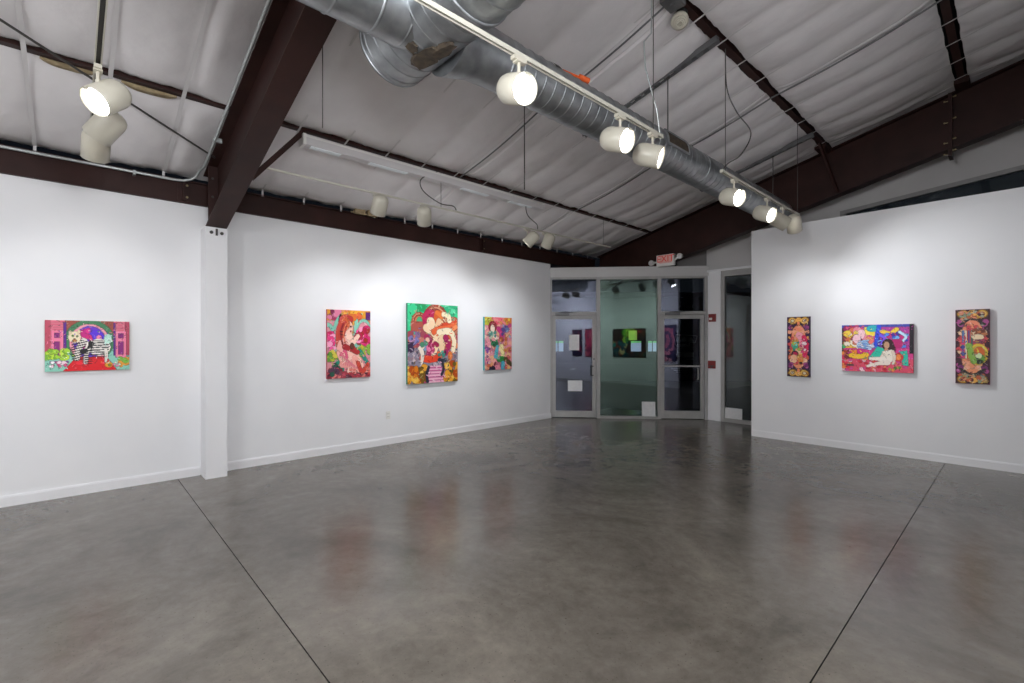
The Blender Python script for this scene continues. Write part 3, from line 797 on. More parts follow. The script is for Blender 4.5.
def art_wings(wd, ht):
    A = Art(wd, ht, 150, '38c88a')
    A.rect(.18, 0, .34, .10, '1f9a5c'); A.blobs(10, .75, .02, 1, .12, .03, .05, ['2ab07a', '5ad8a0'])
    for cx, cy, r, c in ((.54, .20, .26, 'a84834'), (.22, .22, .15, 'b05038'), (.90, .26, .15, 'b85a40')):
        A.ell(cx, cy, r, r * .78, c); A.ell(cx, cy, r * .86, r * .67, 'd89a78'); A.ell(cx, cy, r * .74, r * .58, '9a3c34'); A.ell(cx, cy, r * .6, r * .46, 'c87a54')
    A.ell(.22, .24, .06, .08, '4ca878'); A.rect(0, .36, 1, .56, 'b85a4c'); A.rect(.06, .22, .36, .50, 'b0564a'); A.blobs(30, 0, .36, .4, .54, .03, .05, ['c87a6a', 'a04a58', '8a6a94', 'd8905c'])
    A.blobs(14, .02, .42, .2, .52, .02, .03, ['7a7ab8', 'b88ab0'])
    A.rect(0, .55, 1, 1, '8c8494'); A.blobs(130, 0, .54, 1, .86, .012, .026, ['a89cac', '6a6478', 'c8b8bc', '9a7a84', '54505f'])
    A.blobs(40, 0, .50, .1, .58, .02, .03, ['3a2a48']); A.blobs(26, .7, .40, 1, .56, .03, .05, ['d05a3c', 'b83c4c', 'e88a5c', 'c87a8a'])
    A.poly([(.36, .78), (.64, .78), (.76, 1), (.32, 1)], 'f2b6cc'); A.stripes(.30, .80, .78, 1, 5, 'd45a98', 0, .35)
    A.blobs(44, 0, .80, .34, 1, .025, .05, ['d87a1c', 'e8a030', 'b84c18', '7a5a1c', 'f0c050']); A.blobs(44, .74, .76, 1, 1, .025, .05, ['d87a1c', 'e8a030', 'b84c18', '6a5a1c', 'f0c050'])
    A.ell(.42, .20, .14, .14, 'b01c50'); A.stroke([(.34, .16), (.46, .12), (.56, .2)], .05, 'c02858'); A.ell(.60, .16, .10, .10, 'd8602c'); A.stroke([(.56, .1), (.66, .16), (.62, .26)], .03, 'e87a38')
    A.stroke([(.36, .30), (.48, .34), (.66, .34), (.80, .28)], .055, 'f3d2ac', .04); A.stroke([(.44, .22), (.50, .34), (.62, .42)], .06, 'f6dcb8'); A.stroke([(.62, .24), (.58, .36), (.66, .46)], .06, 'f0c89c')
    A.stroke([(.52, .34), (.74, .30), (.94, .22)], .055, 'e8683c', .03); A.stroke([(.56, .40), (.78, .36), (.96, .28)], .03, 'f0905c'); A.stroke([(.60, .26), (.78, .24), (.96, .20)], .02, 'd84a30')
    A.stroke([(.62, .36), (.82, .34), (.92, .44), (.90, .60)], .05, 'f8e6c4', .03); A.stroke([(.70, .12), (.80, .14), (.82, .20)], .035, 'f4e4c0')
    A.ell(.46, .26, .06, .055, 'f4d4ae'); A.ell(.60, .22, .05, .05, 'f0c49a')
    A.stroke([(.56, .44), (.52, .56), (.48, .64)], .06, 'f6d8b0', .04); A.stroke([(.68, .44), (.66, .54), (.70, .62)], .06, 'f0cfa4', .04); A.stroke([(.36, .42), (.44, .50), (.40, .64)], .04, 'b02a5c'); A.stroke([(.74, .42), (.80, .52), (.74, .62)], .04, 'a8285c')
    A.blobs(16, .34, .44, .58, .62, .02, .035, ['c83a6c', 'a82050', 'e87aa0', 'f2c0a8'])
    A.stroke([(.28, .68), (.42, .70), (.60, .68)], .045, 'e8482c'); A.stroke([(.24, .56), (.28, .64), (.26, .74)], .035, 'f0e0d0', .02); A.blobs(8, .22, .48, .34, .58, .02, .03, ['e8d8c0', '4a8a6a', '7a9ac0'])
    A.ell(.68, .64, .05, .05, '5ab0a0'); A.blobs(10, .60, .60, .76, .72, .02, .03, ['3a8a7a', 'f0d0b0', 'e86a3c', '2c3a4a']); A.stroke([(.66, .72), (.70, .82), (.66, .90)], .018, '2c2a3a'); A.ell(.84, .66, .05, .06, 'e07a3c')
    A.stroke([(.40, .80), (.36, .90), (.38, .98)], .02, '2c3048')
    return A

def art_garden(wd, ht):
    A = Art(wd, ht, 180, 'e0909c')
    A.rect(0, 0, 1, .14, 'e89a34'); A.blobs(16, .3, 0, .7, .16, .04, .07, ['f06a7c', 'f08a8c', 'e85a6a']); A.blobs(14, 0, 0, .28, .14, .03, .05, ['c8c03c', 'e8b83c', 'a8a83a'])
    A.blobs(14, .75, .02, 1, .14, .03, .05, ['e8c44a', 'd87a38']); A.blobs(70, 0, .16, 1, 1, .035, .07, ['e88aa0', 'f0a89c', 'd8706c', 'e8b48a', 'c8788c', 'f4c8b0'])
    A.stripes(.86, .1, 1, .32, 5, 'e85a8a', .3, .4)
    A.ell(.28, .18, .15, .11, '8a2430'); A.ell(.28, .21, .08, .07, 'f6e2d0'); A.stroke([(.28, .27), (.32, .34), (.42, .40)], .05, 'f2dccb', .03); A.ell(.22, .32, .10, .06, '8ab0a0'); A.blobs(10, .12, .28, .4, .4, .02, .035, ['4a8a80', 'b8c8b0', '7a5a6a'])
    A.stroke([(.50, .22), (.60, .30), (.58, .42)], .05, 'c83a7a'); A.ell(.78, .22, .13, .07, '6a7aa8'); A.blobs(14, .64, .14, .94, .44, .025, .045, ['5a4a88', '8a5a9a', 'c04a80', '9ab0d0', '3a2a5a'])
    A.ell(.36, .50, .14, .05, '2c7a50'); A.blobs(10, .2, .44, .48, .54, .02, .03, ['3a8a5a', '205a40', 'd8e0d8'])
    A.stroke([(.46, .56), (.42, .66), (.40, .74)], .04, '58b0c0', .05); A.blobs(8, .56, .40, .78, .52, .03, .05, ['c0603a', 'e09060', '8a3a3a'])
    A.stroke([(.60, .56), (.66, .70), (.62, .78)], .05, 'f0e0a0', .04); A.ell(.60, .80, .18, .06, '3a9a4a'); A.ell(.50, .78, .06, .03, '80d0c0'); A.stripes(.46, .76, .74, .86, 4, '1f6a30', .5, .3)
    A.stroke([(.66, .88), (.66, .98)], .05, '4aa8c0'); A.blobs(12, .06, .84, .4, .98, .03, .05, ['d86a4a', '2c2438', 'e8a070', '7a2a3c']); A.blobs(16, .74, .6, 1, .98, .03, .05, ['d88a4c', 'e8b46a', '5a4a2c', 'c85a5a', 'f0a88c'])
    A.blobs(14, .02, .5, .2, .9, .02, .04, ['7a4a7a', 'd87a9a', 'f2c0c0']); A.blobs(6, .0, .58, .12, .66, .02, .03, ['8a4aa0'])
    return A

def art_tall(wd, ht, bgc, seed, c1, c2):
    A = Art(wd, ht, 210, bgc); A.rng = random.Random(seed)
    A.blobs(30, 0, 0, .5, 1, .01, .02, [c1, '201020', '5a2050'])
    for sgn, cy in ((1, .0), (-1, 1.0)):
        for k, c in enumerate(['6a4a1c', 'e0a030', 'f4d070', 'c87a3c', 'd8d0b0']):
            A.ell(.24, cy + sgn * .065, .22 - .038 * k, .062 - .010 * k, c, .5 * sgn)
        A.ell(.46, cy + sgn * .05, .10, .04, 'f0b050'); A.ell(.48, cy + sgn * .11, .05, .03, c2)
    A.ell(.5, .5, .40, .345, '6a2028'); A.ell(.5, .5, .37, .325, c2)
    A.ell(.5, .30, .30, .16, 'f0906c'); A.ell(.5, .70, .30, .16, 'f0986c'); A.blobs(22, .10, .22, .5, .80, .02, .045, ['f2a888', 'e0603c', 'f6c8a0', 'd84a50', 'f0b050'])
    for y in (.19, .80): A.blobs(6, .08, y - .03, .2, y + .03, .02, .03, ['7a2a6a', 'b04a8a'])
    A.mirror()
    return A
def art_ornament_a(wd, ht):
    A = art_tall(wd, ht, '341a44', 3, '4a2a5c', 'ee8a62')
    A.rect(.2, .38, .50, .46, 'd8a04c'); A.ell(.34, .48, .16, .055, '4ab08c'); A.ell(.40, .46, .06, .03, '7ad8d0'); A.blobs(8, .2, .42, .6, .56, .02, .03, ['a8c04a', '3a8a7a', 'e0b050'])
    A.stroke([(.52, .30), (.66, .38), (.68, .48)], .05, 'f2a0b0'); A.stroke([(.74, .34), (.84, .50), (.76, .64)], .035, 'e0245c'); A.blobs(8, .6, .42, .84, .62, .015, .03, ['f6dce0', 'e8407c', 'c01c3c'])
    A.ell(.34, .62, .16, .055, '3a1420', .6); A.ell(.36, .62, .11, .035, 'c01c50', .6); A.ell(.30, .68, .15, .05, 'f4b890'); A.ell(.60, .72, .12, .05, 'e08a3c'); A.ell(.60, .77, .07, .02, '2a1418')
    return A
def art_ornament_b(wd, ht):
    A = art_tall(wd, ht, '3a1024', 5, '5a1c34', 'e8945c')
    A.blobs(24, .14, .03, .86, .13, .015, .028, ['c8603c', 'd88a6c', '8a9a80', 'a8a890', '5a1828']); A.blobs(24, .14, .87, .86, .97, .015, .028, ['c8603c', 'd8906c', '8a9a80', 'b8a880', '5a1828'])
    A.stroke([(.14, .20), (.5, .13), (.86, .20)], .012, '242420'); A.stroke([(.14, .80), (.5, .87), (.86, .80)], .012, '242420')
    for k in range(4):
        A.rect(.20 + .085 * k, .28, .255 + .085 * k, .66, ['5a7ab0', 'f0e0c0', '6a4a8a', '4a6a5c'][k])
    for k in range(5): A.ell(.22, .46 + .045 * k, .07, .018, ['e0407c', '4a4a9a'][k % 2])
    A.ell(.68, .30, .20, .05, '8a4a30'); A.blobs(10, .5, .26, .88, .34, .015, .025, ['a85a38', '6a3424', 'c87a4c']); A.ell(.66, .37, .18, .04, 'f4dcb4'); A.stripes(.48, .40, .86, .46, 3, '7a4a7a', 0, .4)
    A.ell(.66, .60, .30, .14, 'e8c83c'); A.ell(.68, .60, .22, .11, 'c8b040'); A.ell(.70, .58, .16, .08, 'd8682c'); A.ell(.72, .66, .14, .06, '6aa03c'); A.ell(.70, .70, .12, .03, '24341c'); A.ell(.68, .62, .10, .04, 'd8e8b0'); A.stroke([(.40, .48), (.46, .60), (.54, .70)], .03, '8ab84a')
    return A
def art_recline(wd, ht):
    A = Art(wd, ht, 180, 'd83a8a')
    A.rect(0, 0, 1, .06, '3a4ab0'); A.rect(.02, .06, .46, .50, 'e8b838'); A.rect(.42, 0, .56, .5, '3a7ad8'); A.rect(.54, .05, 1, .5, 'b83a9a')
    A.blobs(20, .04, .04, .32, .12, .03, .05, ['b8245a', 'd84a7a', '8a1c5a']); A.blobs(22, .05, .12, .34, .46, .04, .08, ['f2d048', 'f0e4d0', 'e88a9c', 'f6c8d0', 'd86a4a'])
    A.stroke([(.15, .30), (.22, .22), (.28, .34)], .03, '9a3a4a'); A.ell(.22, .30, .06, .10, 'f4c8d4')
    A.ell(.36, .42, .12, .10, 'a0c8ee'); A.blobs(14, .20, .40, .46, .52, .03, .05, ['c8e0f8', '7aa8e0', 'f4f4ff']); A.stripes(.24, .34, .48, .52, 5, '6a8ad8', .2, .25)
    A.ell(.43, .16, .07, .12, 'f4d83c'); A.stroke([(.36, .08), (.40, .22), (.48, .26)], .04, 'f8e050'); A.ell(.46, .08, .10, .07, '2ab0b8'); A.blobs(10, .38, .26, .48, .38, .03, .05, ['f0786a', 'e04a9a', 'f2a05a'])
    A.stroke([(.54, .04), (.52, .2), (.50, .42)], .04, '2a4ad8'); A.stroke([(.58, .14), (.70, .18), (.78, .10)], .04, 'f4d040'); A.blobs(30, .56, .2, .94, .46, .03, .06, ['3a50d8', '8a2ab0', '5a90f0', 'd02a80', '4a2a9a', '78b8f8'])
    A.stroke([(.82, .16), (.90, .26), (.84, .38)], .03, 'c8e8ff', .02); A.ell(.78, .40, .09, .10, 'c02470'); A.stroke([(.56, .22), (.62, .30), (.58, .40)], .03, '7a5af0')
    A.rect(.95, 0, 1, .60, '1c1420'); A.rect(.0, .06, .02, .6, '2a2030'); A.blobs(10, .0, .2, .05, .5, .02, .03, ['3ab070', '7a2a3a'])
    A.rect(0, .72, 1, 1, 'e0506a'); A.blobs(90, 0, .70, 1, 1, .02, .04, ['f26a7c', 'e83048', 'f6a8b8', 'f08a4a', 'd84a90', 'f8d0d8', 'c82a3c'])
    A.blobs(24, 0, .54, .36, .72, .03, .055, ['f08a2c', 'f2c83c', 'd8305c', '2a9a70', 'a03a24', '7a2a3a']); A.stroke([(.14, .66), (.26, .68), (.36, .64)], .05, 'f0c030'); A.ell(.27, .56, .05, .06, 'd02a80')
    A.poly([(.38, .72), (.52, .46), (.62, .50), (.60, .72)], '2cc0a4'); A.poly([(.82, .56), (.92, .54), (.94, .86), (.86, .84)], '2cc4aa'); A.ell(.80, .68, .07, .09, 'd83048'); A.ell(.80, .68, .045, .06, 'f08a3c')
    A.ell(.66, .42, .08, .12, '3a1820'); A.stroke([(.70, .40), (.74, .52)], .04, '3a1820'); A.ell(.645, .43, .04, .075, 'c89a78'); A.ell(.64, .54, .03, .05, 'c89070')
    A.poly([(.58, .56), (.72, .52), (.75, .74), (.60, .78)], 'efe4d4'); A.stroke([(.60, .62), (.56, .74), (.62, .80)], .03, 'eadccb', .02); A.stroke([(.73, .56), (.75, .70), (.73, .82)], .03, 'e4d2c0', .02)
    A.stroke([(.68, .74), (.54, .72), (.42, .72)], .055, 'f2e8dc', .03); A.stroke([(.66, .80), (.52, .82), (.38, .88)], .05, 'eddfd2', .025)
    A.rect(.07, .84, .18, .89, '6a4a50'); A.blobs(8, .66, .84, .84, .94, .015, .025, ['4a8a3c', 'a8b83c'])
    return A
def art_dark(seed, wd, ht, bg, cols):
    A = Art(wd, ht, 60, bg); A.rng = random.Random(seed)
    A.blobs(70, 0, 0, 1, 1, .04, .14, cols); A.stroke([(.1, .8), (.4, .4), (.7, .6), (.95, .2)], .06, cols[0]); A.rect(0, 0, 1, .04, bg); A.rect(0, .96, 1, 1, bg)
    return A

def art_wide(wd, ht):
    A = Art(wd, ht, 70, '3a1a1c'); A.rng = random.Random(4)
    A.blobs(40, 0, 0, 1, 1, .05, .12, ['7a2a20', '4a1418', '5a3a20', '240c14', '8a3a28'])
    A.blobs(22, .55, .45, 1, 1, .05, .12, ['0c6a70', '1a8a86', '0a4a58', 'd8c08a', '2c3a4a']); A.blobs(18, .30, 0, .62, .45, .06, .12, ['8ad02c', '5aa82a', 'b8e04a', '3c8a30'])
    A.blobs(14, .0, .5, .35, 1, .05, .1, ['1c1428', '4a2a3a', '2a5a4c']); A.blobs(8, .0, .1, .25, .5, .05, .09, ['a02c30', '2a101c'])
    return A
def art_ring(wd, ht):
    A = Art(wd, ht, 80, '3c3c62'); A.rng = random.Random(9)
    A.blobs(40, 0, 0, 1, 1, .02, .05, ['5a4a7a', '2c2c50', '8a6a90'])
    A.ell(.5, .45, .42, .38, 'e88aa0', ring=.74); A.blobs(24, .1, .1, .9, .8, .02, .04, ['f0a0b0', 'd86a8a', '4a2a5a']); A.ell(.5, .45, .26, .24, '4a4470'); A.stroke([(.5, .3), (.42, .45), (.56, .6)], .05, 'd87a94')
    A.blobs(14, 0, .82, 1, 1, .03, .06, ['c86a80', '2a2a4c', 'f0b0b8'])
    return A

def painting(side, c, zc, wd, ht, dep, art, edge, label):
    """side: 'L' hangs on the left wall facing +X, 'R' on the right wall facing -Y, 'E' on the side wall facing -X; c = centre along the wall"""
    if side == 'L': org = Vector((XL, c, zc - ht / 2)); fr = lambda a, h, d: Vector((XL + d, c - wd/2 + a, zc - ht/2 + h))
    if side == 'R': org = Vector((c, YR, zc - ht / 2)); fr = lambda a, h, d: Vector((c - wd/2 + a, YR - d, zc - ht/2 + h))
    if side == 'E': org = Vector((XR, c, zc - ht / 2)); fr = lambda a, h, d: Vector((XR - d, c + wd/2 - a, zc - ht/2 + h))
    p = thing('painting', org, label, 'painting')
    T = lambda q: fr(q.x, q.z, q.y)
    o = MB(); b4 = .012
    o.box((0, .002, 0), (wd, dep, b4), T); o.box((0, .002, ht - b4), (wd, dep, ht), T); o.box((0, .002, b4), (b4, dep, ht - b4), T); o.box((wd - b4, .002, b4), (wd, dep, ht - b4), T)
    em = mat('canvas_edge_paint', lin(hexc(edge)), .5)
    o.build('stretcher_frame', em, p)
    A = art(wd, ht) if callable(art) else art
    if side != 'E': A.painterly(int(330 * max(.6, A.asp * 1.1)), int(wd * 1000))
    H, W = A.H, A.W
    P = []; Fc = []
    for j in range(H + 1):
        for i in range(W + 1):
            P.append(fr(wd * i / W, ht * (1 - j / H), dep + .001))
    for j in range(H):
        for i in range(W):
            a = j * (W + 1) + i; Fc.append((a, a + W + 1, a + W + 2, a + 1))
    o = MB(); o.v = P; o.f = Fc; o.mi = [0] * len(Fc); o.sm = [False] * len(Fc)
    cv = o.build('canvas', M['paint'], p)
    ca = cv.data.color_attributes.new('pigment', 'FLOAT_COLOR', 'CORNER')
    c3_ = A.a; l = np.where(c3_ <= .04045, c3_ / 12.92, ((c3_ + .055) / 1.055) ** 2.4)
    rgba = np.concatenate([l, np.ones((H, W, 1))], 2).reshape(-1, 4)
    ca.data.foreach_set('color', np.repeat(rgba, 4, axis=0).astype(np.float32).ravel())
    return p
painting('L', .10, 1.478, .626, .495, .04, art_courtyard, 'b8a890', 'wide painting of striped animals on a red carpet, alone left of the white column')
painting('L', 2.782, 1.485, .616, .935, .04, art_hair, 'c04a5c', 'painting of a long-haired pink figure under green arches, nearest the white column')
painting('L', 4.156, 1.487, .934, 1.235, .045, art_wings, '1f7a5c', 'tall green-topped painting of entwined winged figures above pink steps, largest on the left wall')
painting('L', 5.519, 1.484, .638, .93, .045, art_garden, '2fa8b0', 'pink painting with an orange top and teal edge, nearest the glass entrance')
painting('R', -2.262, 1.441, .305, .90, .04, art_ornament_a, '241430', 'narrow upright purple painting with a peach ornament, beside the entrance end of the right wall')
painting('R', -1.325, 1.428, .775, .64, .05, art_recline, '6a2a4a', 'wide painting of a reclining woman in white among bright colours on the right wall')
painting('R', -.392, 1.458, .298, .90, .05, art_ornament_b, 'b83c5c', 'narrow upright maroon painting with red edges beside the saw-cut joint on the right wall')
painting('E', 3.22, 1.47, 1.45, 1.02, .04, art_wide(1.45, 1.02), '1c1014', 'large dark red and green painting mirrored in the middle entrance glass')
painting('E', 4.80, 1.47, .66, 1.20, .04, art_ring(.66, 1.2), '3a2a4a', 'pink and slate upright painting seen mirrored in the right entrance door')
painting('E', .66, 1.47, .50, 1.05, .04, art_dark(13, .5, 1.05, '2a1c34', ['8a1c4a', '0c5a6a', '4a1030', '1c1c40']), '3a1c34', 'magenta and teal painting seen mirrored behind the paper notice of the left door')
painting('E', 1.34, 1.47, .45, 1.10, .04, art_dark(14, .45, 1.1, '5a1c34', ['c83a5c', '8a2a4a', '3a1030', 'd86a7a']), '4a1430', 'narrow crimson painting seen mirrored beside the handle of the left door')

# ------------------------------------------------------------------ round ducts
DX, DZ, DR = -2.48, 3.46, .172
dt = thing('round_duct', (DX, 4.5, DZ - DR), 'long round galvanised spiral duct hanging through the room to the right wall', 'duct')
def ribbed(o, p, axis, L, r, pitch, seg=48):
    rings = [(0, r)]; h = pitch * .5
    while h < L - .02:
        rings += [(h - .010, r), (h - .006, r), (h - .003, r + .0042), (h + .003, r + .0042), (h + .006, r), (h + .010, r)]; h += pitch
    rings.append((L, r)); o.prof(p, axis, rings, seg)
o = MB(); ribbed(o, (DX, 2.12, DZ), (0, 1, 0), 7.86 - 2.12, DR, .105); o.build('duct_run', M['duct'], dt)
o = MB(); ribbed(o, (DX, -3.0, DZ), (0, 1, 0), 4.52, DR + .01, .42); o.build('duct_run', M['duct'], dt)
o = MB(); o.prof((DX, 1.74, DZ), (0, 1, 0), [(0, .235), (.05, .225), (.20, .185), (.38, DR + .006), (.44, DR + .004)], 48); o.build('reducer', M['duct'], dt)
for y in (2.16, 2.22, 5.1, 6.3): 
    o = MB(); o.prof((DX, y, DZ), (0, 1, 0), [(0, DR), (.003, DR + .006), (.022, DR + .006), (.025, DR)], 48, cap=False); o.build('collar', M['duct'], dt)
for y in (.55, 1.22):
    o = MB(); o.prof((DX, y, DZ), (0, 1, 0), [(0, DR + .01), (.003, DR + .014), (.016, DR + .014), (.019, DR + .01)], 48, cap=False); o.build('collar', M['duct'], dt)
# cross piece of larger diameter
o = MB(); ribbed(o, (-2.87, 1.58, 3.50), (1, 0, 0), .89, .245, .10); o.prof((-2.875, 1.58, 3.50), (1, 0, 0), [(0, .243), (.002, .250), (.016, .250), (.018, .245)], 48); o.build('cross_duct', M['duct'], dt)
o = MB(); ribbed(o, (-2.02, 1.58, 3.51), (1, 0, .06), 2.2, .258, .30); o.prof((-2.03, 1.58, 3.51), (1, 0, .06), [(0, .25), (.003, .267), (.022, .267), (.025, .258)], 48); o.build('cross_duct', M['duct'], dt)
def seal(x0, x1, a0, a1, seed):
    o = MB(); n = 14; P = []; rg = random.Random(seed)
    for r_ in (.246, .262):
        for k in range(n):
            t = 2 * PI * k / n; q = .75 + .5 * rg.random()
            x = (x0 + x1) / 2 + (x1 - x0) / 2 * math.cos(t) * q; a = math.radians((a0 + a1) / 2 + (a1 - a0) / 2 * math.sin(t) * q)
            P.append((x, 1.58 - r_ * math.sin(a), 3.50 - r_ * math.cos(a)))
    o.add(P, [tuple(range(n, 2*n))] + [(k, (k+1) % n, n + (k+1) % n, n + k) for k in range(n)])
    o.build('torn_seal', M['rust'], dt)
seal(-2.60, -2.36, -12, 16, 2); seal(-2.42, -2.24, -18, 4, 5); seal(-2.50, -2.42, 18, 34, 8)
# grille in the side of the duct that faces the room
def on_duct(y, a, r=DR): return (DX + r * math.cos(a), y, DZ + r * math.sin(a))
o = MB(); P = []; Fc = []; na = 10
for y in (4.20, 4.60):
    for k in range(na + 1): P.append(on_duct(y, -.10 + .80 * k / na, DR + .008))
for k in range(na): Fc.append((k, k + na + 1, k + na + 2, k + 1))
o.add(P, Fc); g = o.build('grille', M['rust'], dt)
o = MB()
for y in (4.19, 4.61): o.tube([on_duct(y, -.12 + .84 * k / na, DR + .006) for k in range(na + 1)], .012, 6)
for a in (-.12, .72): o.tube([on_duct(4.19, a, DR + .006), on_duct(4.61, a, DR + .006)], .012, 6)
o.build('grille_frame', M['duct'], g)
o = MB(); o.prof((DX + .02, 2.60, DZ), (0, 1, 0), [(0, DR + .004), (.001, DR + .008), (.03, DR + .008)], 40, cap=False); 
o = MB(); P = [on_duct(2.60, .5 + .5 * k / 8, DR + .007) for k in range(9)] + [on_duct(2.66, .5 + .5 * k / 8, DR + .010) for k in range(9)]
o.add(P, [(k, k + 9, k + 10, k + 1) for k in range(8)]); o.build('tape_patch', M['black'], dt)
# support bars under the purlins and the rods that carry the duct
for y, lb in ((4.50, 'grey support bar under the purlins above the duct grille'), (7.55, 'grey support bar under the purlins above the far end of the duct')):
    o = MB(); x0, x1 = -3.58, -1.96
    for dw in (-.028, .028): o.bar((x0, y + dw, roofz(x0) - .05), (x1, y + dw, roofz(x1) - .05), .004, .060)
    o.bar((x0, y, roofz(x0) - .03), (x1, y, roofz(x1) - .03), .06, .004)
    for k in range(14):
        xa = x0 + (x1 - x0) * (k + .2) / 14; xb = x0 + (x1 - x0) * (k + .75) / 14
        o.bar((xa, y, roofz(xa) - .078), (xb, y, roofz(xb) - .078), .05, .004)
    s_ = o.build('support_bar', M['uni'], org=((x0 + x1)/2, y, roofz(-2.8) - .07)); tag(s_, lb, 'bar')
    o = MB(); o.cyl((DX, y, roofz(DX) - .05), (DX, y, DZ + DR - .004), .006, 8); o.prof((DX, y, roofz(DX) - .09), (0, 0, 1), [(0, .02), (.03, .02)], 8)
    tag(o.build('hanger_rod', M['wire'], org=(DX, y, DZ + DR)), 'thin hanger rod from the %s support bar down to the duct' % ('nearer' if y < 5 else 'farther'), 'rod')
# orange cord on the duct
pts = smooth_path([on_duct(2.62, 1.3), on_duct(2.72, 1.35, DR + .012), on_duct(2.86, 1.2, DR + .014), on_duct(2.96, 1.1, DR + .02)], 6)
k = thing('orange_cord', on_duct(2.9, 1.2), 'short orange cord with a plug lying on top of the duct', 'cord')
o = MB(); o.tube(pts, .009, 8); o.build('cable', M['orange'], k)
o = MB(); o.cyl(on_duct(2.95, 1.1, DR + .022), on_duct(3.04, .98, DR + .026), .022, 10); o.build('plug', M['orange'], k)

# ------------------------------------------------------------------ spotlight tracks
TZ = 3.20
def track(p, q, label, k_=1.0):
    p, q = Vector(p), Vector(q)
    t = thing('light_track', (p + q) / 2, label, 'track')
    d = (q - p).normalized(); s = d.cross(Vector((0, 0, 1)))
    o = MB()
    for sg in (-1, 1): o.bar(p + s * sg * .0145 * k_, q + s * sg * .0145 * k_, .007 * k_, .034 * k_)
    o.bar(p + Vector((0, 0, .014 * k_)), q + Vector((0, 0, .014 * k_)), .022 * k_, .006 * k_); o.build('rail', M['track'], t)
    o = MB(); o.bar(p + Vector((0, 0, .004)), q + Vector((0, 0, .004)), .021 * k_, .012 * k_); o.build('slot', M['slot'], t)
    for e, g in ((p, -1), (q, 1)):
        o = MB(); o.bar(e, e + d * g * .014, .040 * k_, .038 * k_); o.build('end_cap', M['track'], t)
    return t
track((-2.0, -2.4, TZ), (-2.0, 3.52, TZ), 'long cream spotlight track beside the duct, its nearer length', .78)
track((-2.0, 4.68, TZ), (-2.0, 7.02, TZ), 'cream spotlight track at the far end of the duct near the right wall', .78)
track((-5.05, 1.36, 3.23), (-5.05, 7.10, 3.23), 'thin cream spotlight track along the left wall under the strip light', .55)
track((-2.6, .10, TZ), (-5.05, .10, TZ), 'cream spotlight track overhead at the left, left of the brown rafter')

def lamp_parts():
    P = {}
    r, L = .088, .225
    o = MB(); o.prof((0, 0, -L * .55), (0, 0, 1), [(0, .030), (.006, .050), (.022, .072), (.045, .084), (.07, r), (L, r), (L + .002, r - .004), (L - .035, r - .006)], 28, cap=False)
    o.add([(.03*math.cos(2*PI*k/28), .03*math.sin(2*PI*k/28), -L*.55) for k in range(28)], [tuple(range(28))])
    P['housing'] = o
    o = MB(); o.prof((0, 0, L * .45 - .04), (0, 0, 1), [(0, .079), (.012, .079), (.022, .070), (.027, .03)], 24); P['bulb'] = o
    o = MB(); o.box((-.0035, .0, L * .45 - .010), (.0035, .080, L * .45 + .001)); o.box((-.02, .070, L * .45 - .012), (.02, .0815, L * .45 - .002)); P['fin'] = o
    return P
LP = lamp_parts()
meshes = {}
def spot(name_loc, track_dir, aim, label, lit=True, watt=1.0, size=78, group=None, tz=TZ):
    x, y = name_loc
    base = Vector((x, y, tz - .017))
    t = thing('track_spotlight', base, label, 'spotlight', group)
    def child(nm, mb_or_mesh, m, mtx=None):
        if nm not in meshes:
            ob = mb_or_mesh.build(nm, m); meshes[nm] = ob.data; bpy.data.objects.remove(ob)
        ob = bpy.data.objects.new(nm, meshes[nm]); COL.objects.link(ob); ob.parent = t
        if mtx is not None: ob.matrix_local = mtx
        return ob
    d = Vector(track_dir).normalized(); rot = d.to_track_quat('Y', 'Z').to_matrix().to_4x4()
    o = MB(); o.box((-.018, -.05, -.022), (.018, .05, .0)); o.box((-.022, -.03, -.03), (.022, .03, -.020)); child('track_adapter', o, M['cream'], rot)
    o = MB(); o.cyl((0, 0, -.028), (0, 0, -.085), .010, 12); o.prof((0, 0, -.10), (0, 0, 1), [(0, .014), (.02, .014)], 12); child('stem', o, M['cream'])
    a = Vector(aim).normalized()
    Z = a; up = Vector((0, 0, 1)); X = up.cross(Z).normalized(); Y = Z.cross(X)
    R = Matrix((X, Y, Z)).transposed().to_4x4()
    # the stem meets the top of the can
    c = Vector((0, 0, -.088)) - Y * .086
    Mx = Matrix.Translation(c) @ R
    h = child('housing', LP['housing'], M['cream'], Mx)
    child('bulb', LP['bulb'], M['glow'], Mx); child('anti_glare_fin', LP['fin'], M['cream'], Mx)
    li = bpy.data.lights.new('spot_beam', 'SPOT'); li.energy = LAMP_W * watt; li.color = LAMP_COL
    li.spot_size = math.radians(size); li.spot_blend = 1.0; li.shadow_soft_size = .055
    lo_ = bpy.data.objects.new('spot_beam', li); COL.objects.link(lo_); lo_.parent = t
    lo_.matrix_local = Matrix.Translation(c + a * .125) @ (-a).to_track_quat('Z', 'Y').to_matrix().to_4x4()
    return t
YD = (0, 1, 0); XD = (1, 0, 0)
spot((-2, 1.91), YD, (1, -.12, -.42), 'lit cream spotlight on the track beside the duct junction, nearest the camera', watt=2.2)
spot((-2, 2.94), YD, (1, 0.0, -.40), 'lit cream spotlight just before the duct grille, left of the pair', watt=2.2)
spot((-2, 3.39), YD, (1, .42, -.40), 'cream spotlight at the duct grille, right of the pair, turned further away', watt=2.2)
spot((-2, 4.97), YD, (1, -.30, -.38), 'lit cream spotlight at the near end of the far track', watt=2.2)
spot((-2, 5.90), YD, (1.1, -.25, -.5), 'cream spotlight in the middle of the far track, glowing edge showing', watt=2.2)
spot((-2, 6.44), YD, (1.75, 1.5, -1.35), 'cream spotlight second from the far end of the track, tilted to the right wall', watt=1.45, size=98)
